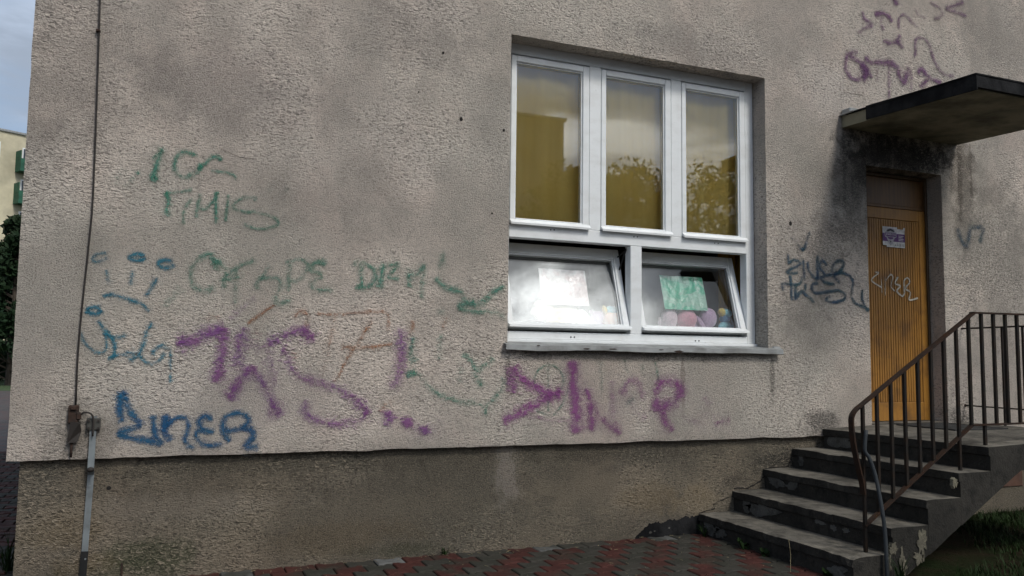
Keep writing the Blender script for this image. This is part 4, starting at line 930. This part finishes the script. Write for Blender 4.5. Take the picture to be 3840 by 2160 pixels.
# ------------------------------------------------------------------ lightning conductor
lc = empty('lightning_conductor', (-.38, -.02, 0)); tag(lc, 'lightning conductor cable with rusty clamp joined to a flat earthing strip at the building corner', 'conductor')
cpts = [at(px, py, -.02) for px, py in ((377, -120), (375, 0), (367, 261), (350, 715), (335, 900), (307, 1161), (292, 1335), (284, 1520))]
m = MB(); m.tube(cat_rom([(cpts[0].x, -.02, 6.5), (cpts[0].x, -.02, 4.6)]+cpts, .08), .0055, 8); m.build('cable', M['cable'], lc, True)
v = at(372, 117, -.01); m = MB(); m.box((v.x-.018, -.032, v.z-.008), (v.x+.008, .004, v.z+.008), .003); m.build('cable_clip', M['rust'], lc)
m = MB(); m.box((-.512, -.045, .978), (-.456, .002, 1.088), .005); m.box((-.50, -.058, 1.06), (-.468, -.044, 1.082), .003); m.box((-.468, -.052, 1.0), (-.440, -.02, 1.045), .006); m.build('clamp_plate', M['rust'], lc)
m = MB(); m.add([(-.497, -.05, .99), (-.447, -.05, .985), (-.437, -.03, .93), (-.455, -.05, .868), (-.51, -.045, .86), (-.497, .002, .99), (-.447, .002, .985), (-.437, .002, .93), (-.455, .002, .868), (-.51, .002, .86)],
   [(0, 4, 3, 2, 1), (0, 1, 6, 5), (1, 2, 7, 6), (2, 3, 8, 7), (3, 4, 9, 8), (4, 0, 5, 9)]); m.build('clamp_boss', M['cable'], lc)
m = MB(); m.tube([(-.486, -.025, .87), (-.485, -.025, .775)], .0075, 8); m.build('iron_rod', M['rust'], lc, True)
m = MB(); m.tube(cat_rom([(-.452, -.04, 1.02), (-.43, -.05, 1.042), (-.40, -.055, 1.043), (-.378, -.05, 1.025), (-.372, -.045, .985), (-.372, -.042, .90)], .015), .006, 8); m.build('jumper', M['cable'], lc, True)
m = MB(); m.box((-.410, -.034, .934), (-.333, -.003, 1.008), .004); m.build('test_clamp', simple('dull_zinc_clamp', (.07, .068, .06), .6), lc)
for bx_, bz in ((-.398, .992), (-.345, .992), (-.398, .948), (-.345, .948)):
    m = MB(); m.tube([(bx_, -.034, bz), (bx_, -.043, bz)], .008, 6); m.build('bolt', M['cable'], lc)
m = MB(); m.bar((-.372, -.020, 1.02), (-.374, -.020, .70), .036, .008, (1, 0, 0)); m.bar((-.374, -.018, .705), (-.375, .035, .66), .036, .006, (1, 0, 0)); m.bar((-.375, .035, .665), (-.386, .035, .195), .036, .008, (1, 0, 0)); m.build('earthing_strip', M['galv'], lc)
m = MB(); m.ell((-.374, -.03, .697), (.022, .018, .016), 12, 8); m.build('strip_fixing', M['cable'], lc, True)
m = MB(); m.bar((-.386, .033, .20), (-.392, .033, -.04), .040, .013, (1, 0, 0)); m.build('black_sleeve', M['black'], lc)
for z in (.59, .155): m = MB(); m.tube([(-.380, .032, z), (-.380, .023, z)], .006, 8); m.build('screw', M['galv'], lc)

# ------------------------------------------------------------------ plants
def leafmat(name, c1, c2):
    m, t, b = newmat(name); p = pos(t)
    L(t, mixc(t, mapr(t, noisen(t, p, 1.3, 3), .35, .65), c1, c2), b.inputs['Base Color']); b.inputs['Roughness'].default_value = .6
    b.inputs['Specular IOR Level'].default_value = .1; return m
M['grass'] = leafmat('grass_blades', (.018, .036, .009), (.010, .022, .006)); M['leaf'] = leafmat('tree_leaves', (.035, .062, .018), (.05, .078, .022)); M['leaf_dark'] = leafmat('dark_needles', (.014, .030, .014), (.02, .036, .016))
M['bark'] = simple('bark', (.07, .055, .042), .9, scale=6, bump=.02, bscale=14)
M['straw'] = simple('dry_straw', (.34, .28, .16), .8)
def blades(pts, h, wd, spread):
    m = MB()
    for x, y, z in pts:
        a_ = random.uniform(0, 6.28); hh = h*random.uniform(.5, 1.2); lx, ly = math.cos(a_)*spread*hh, math.sin(a_)*spread*hh; px_, py_ = -math.sin(a_)*wd, math.cos(a_)*wd
        m.add([(x-px_, y-py_, z), (x+px_, y+py_, z), (x+lx*.4+px_*.7, y+ly*.4+py_*.7, z+hh*.6), (x+lx*.4-px_*.7, y+ly*.4-py_*.7, z+hh*.6), (x+lx, y+ly, z+hh*.95)], [(0, 1, 2, 3), (3, 2, 4)])
    return m
pts = []
while len(pts) < 14000:
    x = random.uniform(4.4, 8.6); y = random.uniform(-3.4, .02)
    if y > -1.66 and under(x) < .25 and x < 5.2: continue
    if x < 4.55 and y > -1.75: continue
    dens = .5+.9*mnoise.noise(Vector((x*1.3, y*1.3, 0)))-(.35 if (y > -1.5 and x < 7) else 0)
    if random.random() > dens: continue
    pts.append((x, y, -.03))
tag(blades(pts, .065, .003, .7).build('grass', M['grass']), 'dark green grass growing beside the stairs', 'grass', kind='stuff')
def tuft(x, y, n_, h, spread, label, wd=.003, z=0):
    m = blades([(x+random.gauss(0, .012), y+random.gauss(0, .010), z) for _ in range(n_)], h, wd, spread)
    tag(m.build('grass_tuft', M['grass'], None, loc=(x, y, z)), label, 'grass tuft')
tuft(1.92, .03, 26, .07, .8, 'small green grass tuft growing at the foot of the plinth')
tuft(-.86, .55, 40, .24, .6, 'tall grass tuft growing at the corner of the building', .004)
tuft(4.06, -.08, 26, .10, .9, 'grass tuft growing where the lowest step meets the plinth')
tuft(4.42, -1.68, 30, .18, .55, 'grass tuft growing at the foot of the grey pipe', .004)
def weed(x, y, n_, h, label):
    m = MB()
    for i in range(n_):
        a_ = random.uniform(0, 6.28); l = h*random.uniform(.5, 1); ex, ey, ez = x+math.cos(a_)*l*.6, y+math.sin(a_)*l*.6, l*.8
        c, s = math.cos(a_), math.sin(a_); wd = l*.24
        m.add([(x+random.gauss(0, .02), y+random.gauss(0, .03), 0), (x+c*l*.4-s*wd, y+s*l*.4+c*wd, ez*.7), (ex, ey, ez), (x+c*l*.4+s*wd, y+s*l*.4-c*wd, ez*.72)], [(0, 1, 2, 3)])
    tag(m.build('weed', M['grass'], None, loc=(x, y, 0)), label, 'weed')
weed(4.07, -.56, 12, .11, 'broad leaved weed against the lowest riser, the tallest'); weed(4.07, -.80, 12, .08, 'low leafy weed sprawling along the middle of the lowest riser'); weed(4.07, -1.42, 9, .08, 'small leafy weed near the free end of the lowest riser')
m = MB(); p0 = Vector((3.93, -1.22, 0)); m.tube([p0, p0+Vector((.004, 0, .12)), p0+Vector((-.006, .004, .22))], [.0016, .0014, .0012], 4)
tag(m.build('dry_stalk', M['straw'], None, loc=p0), 'single dry pale stalk standing in front of the lowest step', 'stalk')
m = MB()
for _ in range(110):
    x = random.uniform(.5, 4.0); y = random.uniform(-1.3, .0) if random.random() < .6 else random.uniform(-.12, .03); a_ = random.uniform(0, 3.14); l = random.uniform(.008, .035)
    m.bar((x, y, .013), (x+math.cos(a_)*l, y+math.sin(a_)*l, .015), .0018, .0012, (0, 0, 1))
tag(m.build('straw_litter', M['straw']), 'bits of dry straw scattered over the pavers', 'litter', kind='stuff')

def tree(name, label, base, h, rx, mat, seed, n_leaf=5000, conic=False, leaf=.16, group=None, trunk_h=.3):
    rnd = random.Random(seed); e = empty(name, base); tag(e, label, 'tree', group); B = Vector(base)
    t = MB(); t.tube([B+Vector((0, 0, -.1)), B+Vector((.05, .03, h*.3)), B+Vector((0, 0, h*.6)), B+Vector((.03, 0, h*.93))], [h*.022, h*.017, h*.011, h*.003], 8)
    cl = []
    for k in range(26 if conic else 24):
        if conic: zz = h*(.12+.85*k/26); rr = rx*(1-(zz/h))*1.05+.1
        else: zz = h*rnd.uniform(trunk_h+.08, .95); u = (zz/h-trunk_h)/(1-trunk_h); rr = rx*math.sqrt(max(.05, 1-(2*u-1)**2))
        for q in range(3 if conic else 2):
            a_ = rnd.uniform(0, 6.28); d = rr*rnd.uniform(.45, .95); c = B+Vector((d*math.cos(a_), d*math.sin(a_), zz)); cl.append((c, rx*rnd.uniform(.22, .38)*(.75 if conic else 1)))
            t.tube([B+Vector((0, 0, max(.2, zz-d*.5))), c], [h*.006, h*.002], 5)
    t.build('trunk', M['bark'], e)
    c_ = MB()
    for _ in range(n_leaf):
        c, r = rnd.choice(cl); p = Vector((rnd.gauss(0, 1), rnd.gauss(0, 1), rnd.gauss(0, 1))).normalized()*r*rnd.random()**.4; p.z *= .65; p += c
        n_ = Vector((rnd.gauss(0, 1), rnd.gauss(0, 1), rnd.gauss(.6, 1))).normalized(); u = n_.orthogonal().normalized(); v2 = n_.cross(u); a_ = rnd.uniform(0, 6.28); u, v2 = u*math.cos(a_)+v2*math.sin(a_), v2*math.cos(a_)-u*math.sin(a_)
        l = leaf*rnd.uniform(.6, 1.3)
        c_.add([p-u*l, p+v2*l*.45, p+u*l, p-v2*l*.45], [(0, 1, 2, 3)])
    c_.build('crown', mat, e)
def gnd(px, py):
    d = fw + rt*((px-1920)/FPX) - up*((py-1080)/FPX); t = -CAM.z/d.z; return CAM+d*t
lw = MB(); lw.add([(-60, 30.02, .0), (-.9, 30.02, 0), (-.9, 120, 0), (-60, 120, 0)], [(0, 1, 2, 3)])
M['lawn'] = simple('lawn', (.035, .06, .018), .95, scale=1.2, c2=(.05, .075, .02), bump=.03, bscale=20)
tag(lw.build('lawn', M['lawn']), kind='structure')
p = along(35, 1400, 36); tree('fir_tree', 'dark conifer standing in front of the cream apartment block', (p.x, p.y, 0), 7.6, 2.0, M['leaf_dark'], 3, 7000, True, .17)
p = along(-60, 1400, 39); tree('fir_tree', 'second dark conifer half behind the building corner', (p.x, p.y, 0), 6.6, 2.2, M['leaf_dark'], 5, 6000, True, .17)
p = along(70, 1400, 42)
hd = empty('hedge', (p.x, p.y, 0)); tag(hd, 'low dark hedge on the lawn below the conifers', 'hedge'); m = MB(); rnd = random.Random(4)
for _ in range(5000):
    q = p+Vector((rnd.uniform(-5, 3), rnd.uniform(-.6, .6), 0)); q.z = 1.5*rnd.random()**.6*(1+.3*mnoise.noise(Vector((q.x, 0, 0)))); n_ = Vector((rnd.gauss(0, 1), rnd.gauss(0, 1), rnd.gauss(0, 1))).normalized(); u = n_.orthogonal()*.11; v2 = n_.cross(u)*.5
    m.add([q-u, q+v2, q+u, q-v2], [(0, 1, 2, 3)])
m.build('foliage', M['leaf_dark'], hd)
m = MB()
for _ in range(7): a_ = p+Vector((rnd.uniform(-4.5, 2.5), 0, 0)); m.tube([(a_.x, a_.y, -.05), (a_.x, a_.y, 1.0)], .03, 5)
m.build('stem', M['bark'], hd)

# ------------------------------------------------------------------ apartment blocks
def apartment(name, label, origin, ang, length, depth, floors, fh, wallc, balc, bay, bays, first_bal, x_off=1.0):
    e = empty(name, origin); e.rotation_euler = (0, 0, ang); tag(e, label, 'building')
    mw = simple(name+'_wall', wallc, .9, scale=.4); mf = M['white']; mb_ = simple(name+'_balcony', balc, .6, scale=2); mg = simple(name+'_glass', (.05, .06, .075), .15, scale=2)
    h = floors*fh+.7
    def part(nm, mat, mbx, par=None):
        o = mbx.build(nm, mat); o.parent = par or e; return o
    part('wall', mw, MB().box((0, 0, -.2), (length, depth, h)))
    part('roof_edge', M['zinc'], MB().box((-.15, -.15, h), (length+.15, depth+.15, h+.18)))
    wme = None; pme = None
    for f in range(floors):
        for b in range(bays):
            x = x_off+b*bay; z = f*fh+1.2
            if b % 3 == first_bal:
                o = part('balcony', mb_, MB().box((x-.5, -1.1, z-1.05), (x+2.1, -.02, z-.93)).box((x-.5, -1.1, z-.93), (x+2.1, -1.04, z+.05)).box((x-.5, -1.04, z-.93), (x-.44, -.02, z+.75)).box((x+2.04, -1.04, z-.93), (x+2.1, -.02, z+.75)))
                part('balcony_door', mf, MB().box((x, -.04, z-.9), (x+1.6, .02, z+1.2))); part('pane', mg, MB().box((x+.1, -.06, z-.75), (x+1.5, -.035, z+1.1)))
            else:
                o = part('window', mf, MB().box((x, -.05, z), (x+1.5, .02, z+1.35))); part('pane', mg, MB().box((x+.09, -.07, z+.09), (x+.71, -.045, z+1.26)).box((x+.79, -.07, z+.09), (x+1.41, -.045, z+1.26)), o)
    return e
q = along(-30, 1330, 70)
U = Vector((math.sin(R(60)), math.cos(R(60)), 0)); st_ = Vector((q.x, q.y, 0))-U*9.4
apartment('apartment_block', 'cream apartment block with green balconies beyond the conifers', st_, math.atan2(U.y, U.x), 24, 11, 7, 2.8, (.62, .56, .40), (.02, .11, .065), 3.25, 7, 0)
# what stands across the yard and shows mirrored in the panes
apartment('facing_block', 'tall pale apartment block across the yard mirrored in the left pane', (22.6, -40, 0), math.pi, 34, 11, 6, 2.6, (.34, .32, .27), (.10, .09, .05), 3.4, 7, 1, 8.0)
tree('yard_tree', 'loose leafy tree across the yard next to the facing block', (18.5, -27, 0), 11.0, 3.6, M['leaf'], 11, 9000, False, .14, 'trees across the yard')
tree('yard_tree', 'broad leafy tree across the yard, the widest of its row', (22.0, -25, 0), 9.8, 3.8, M['leaf'], 12, 9000, False, .14, 'trees across the yard')
tree('yard_tree', 'slender leafy tree across the yard between broader ones', (15.0, -24, 0), 9.6, 2.4, M['leaf'], 13, 9000, False, .14, 'trees across the yard')
tree('yard_tree', 'tall leafy tree across the yard nearest the stairs', (22.5, -19, 0), 9.0, 2.6, M['leaf'], 14, 9000, False, .13, 'trees across the yard')
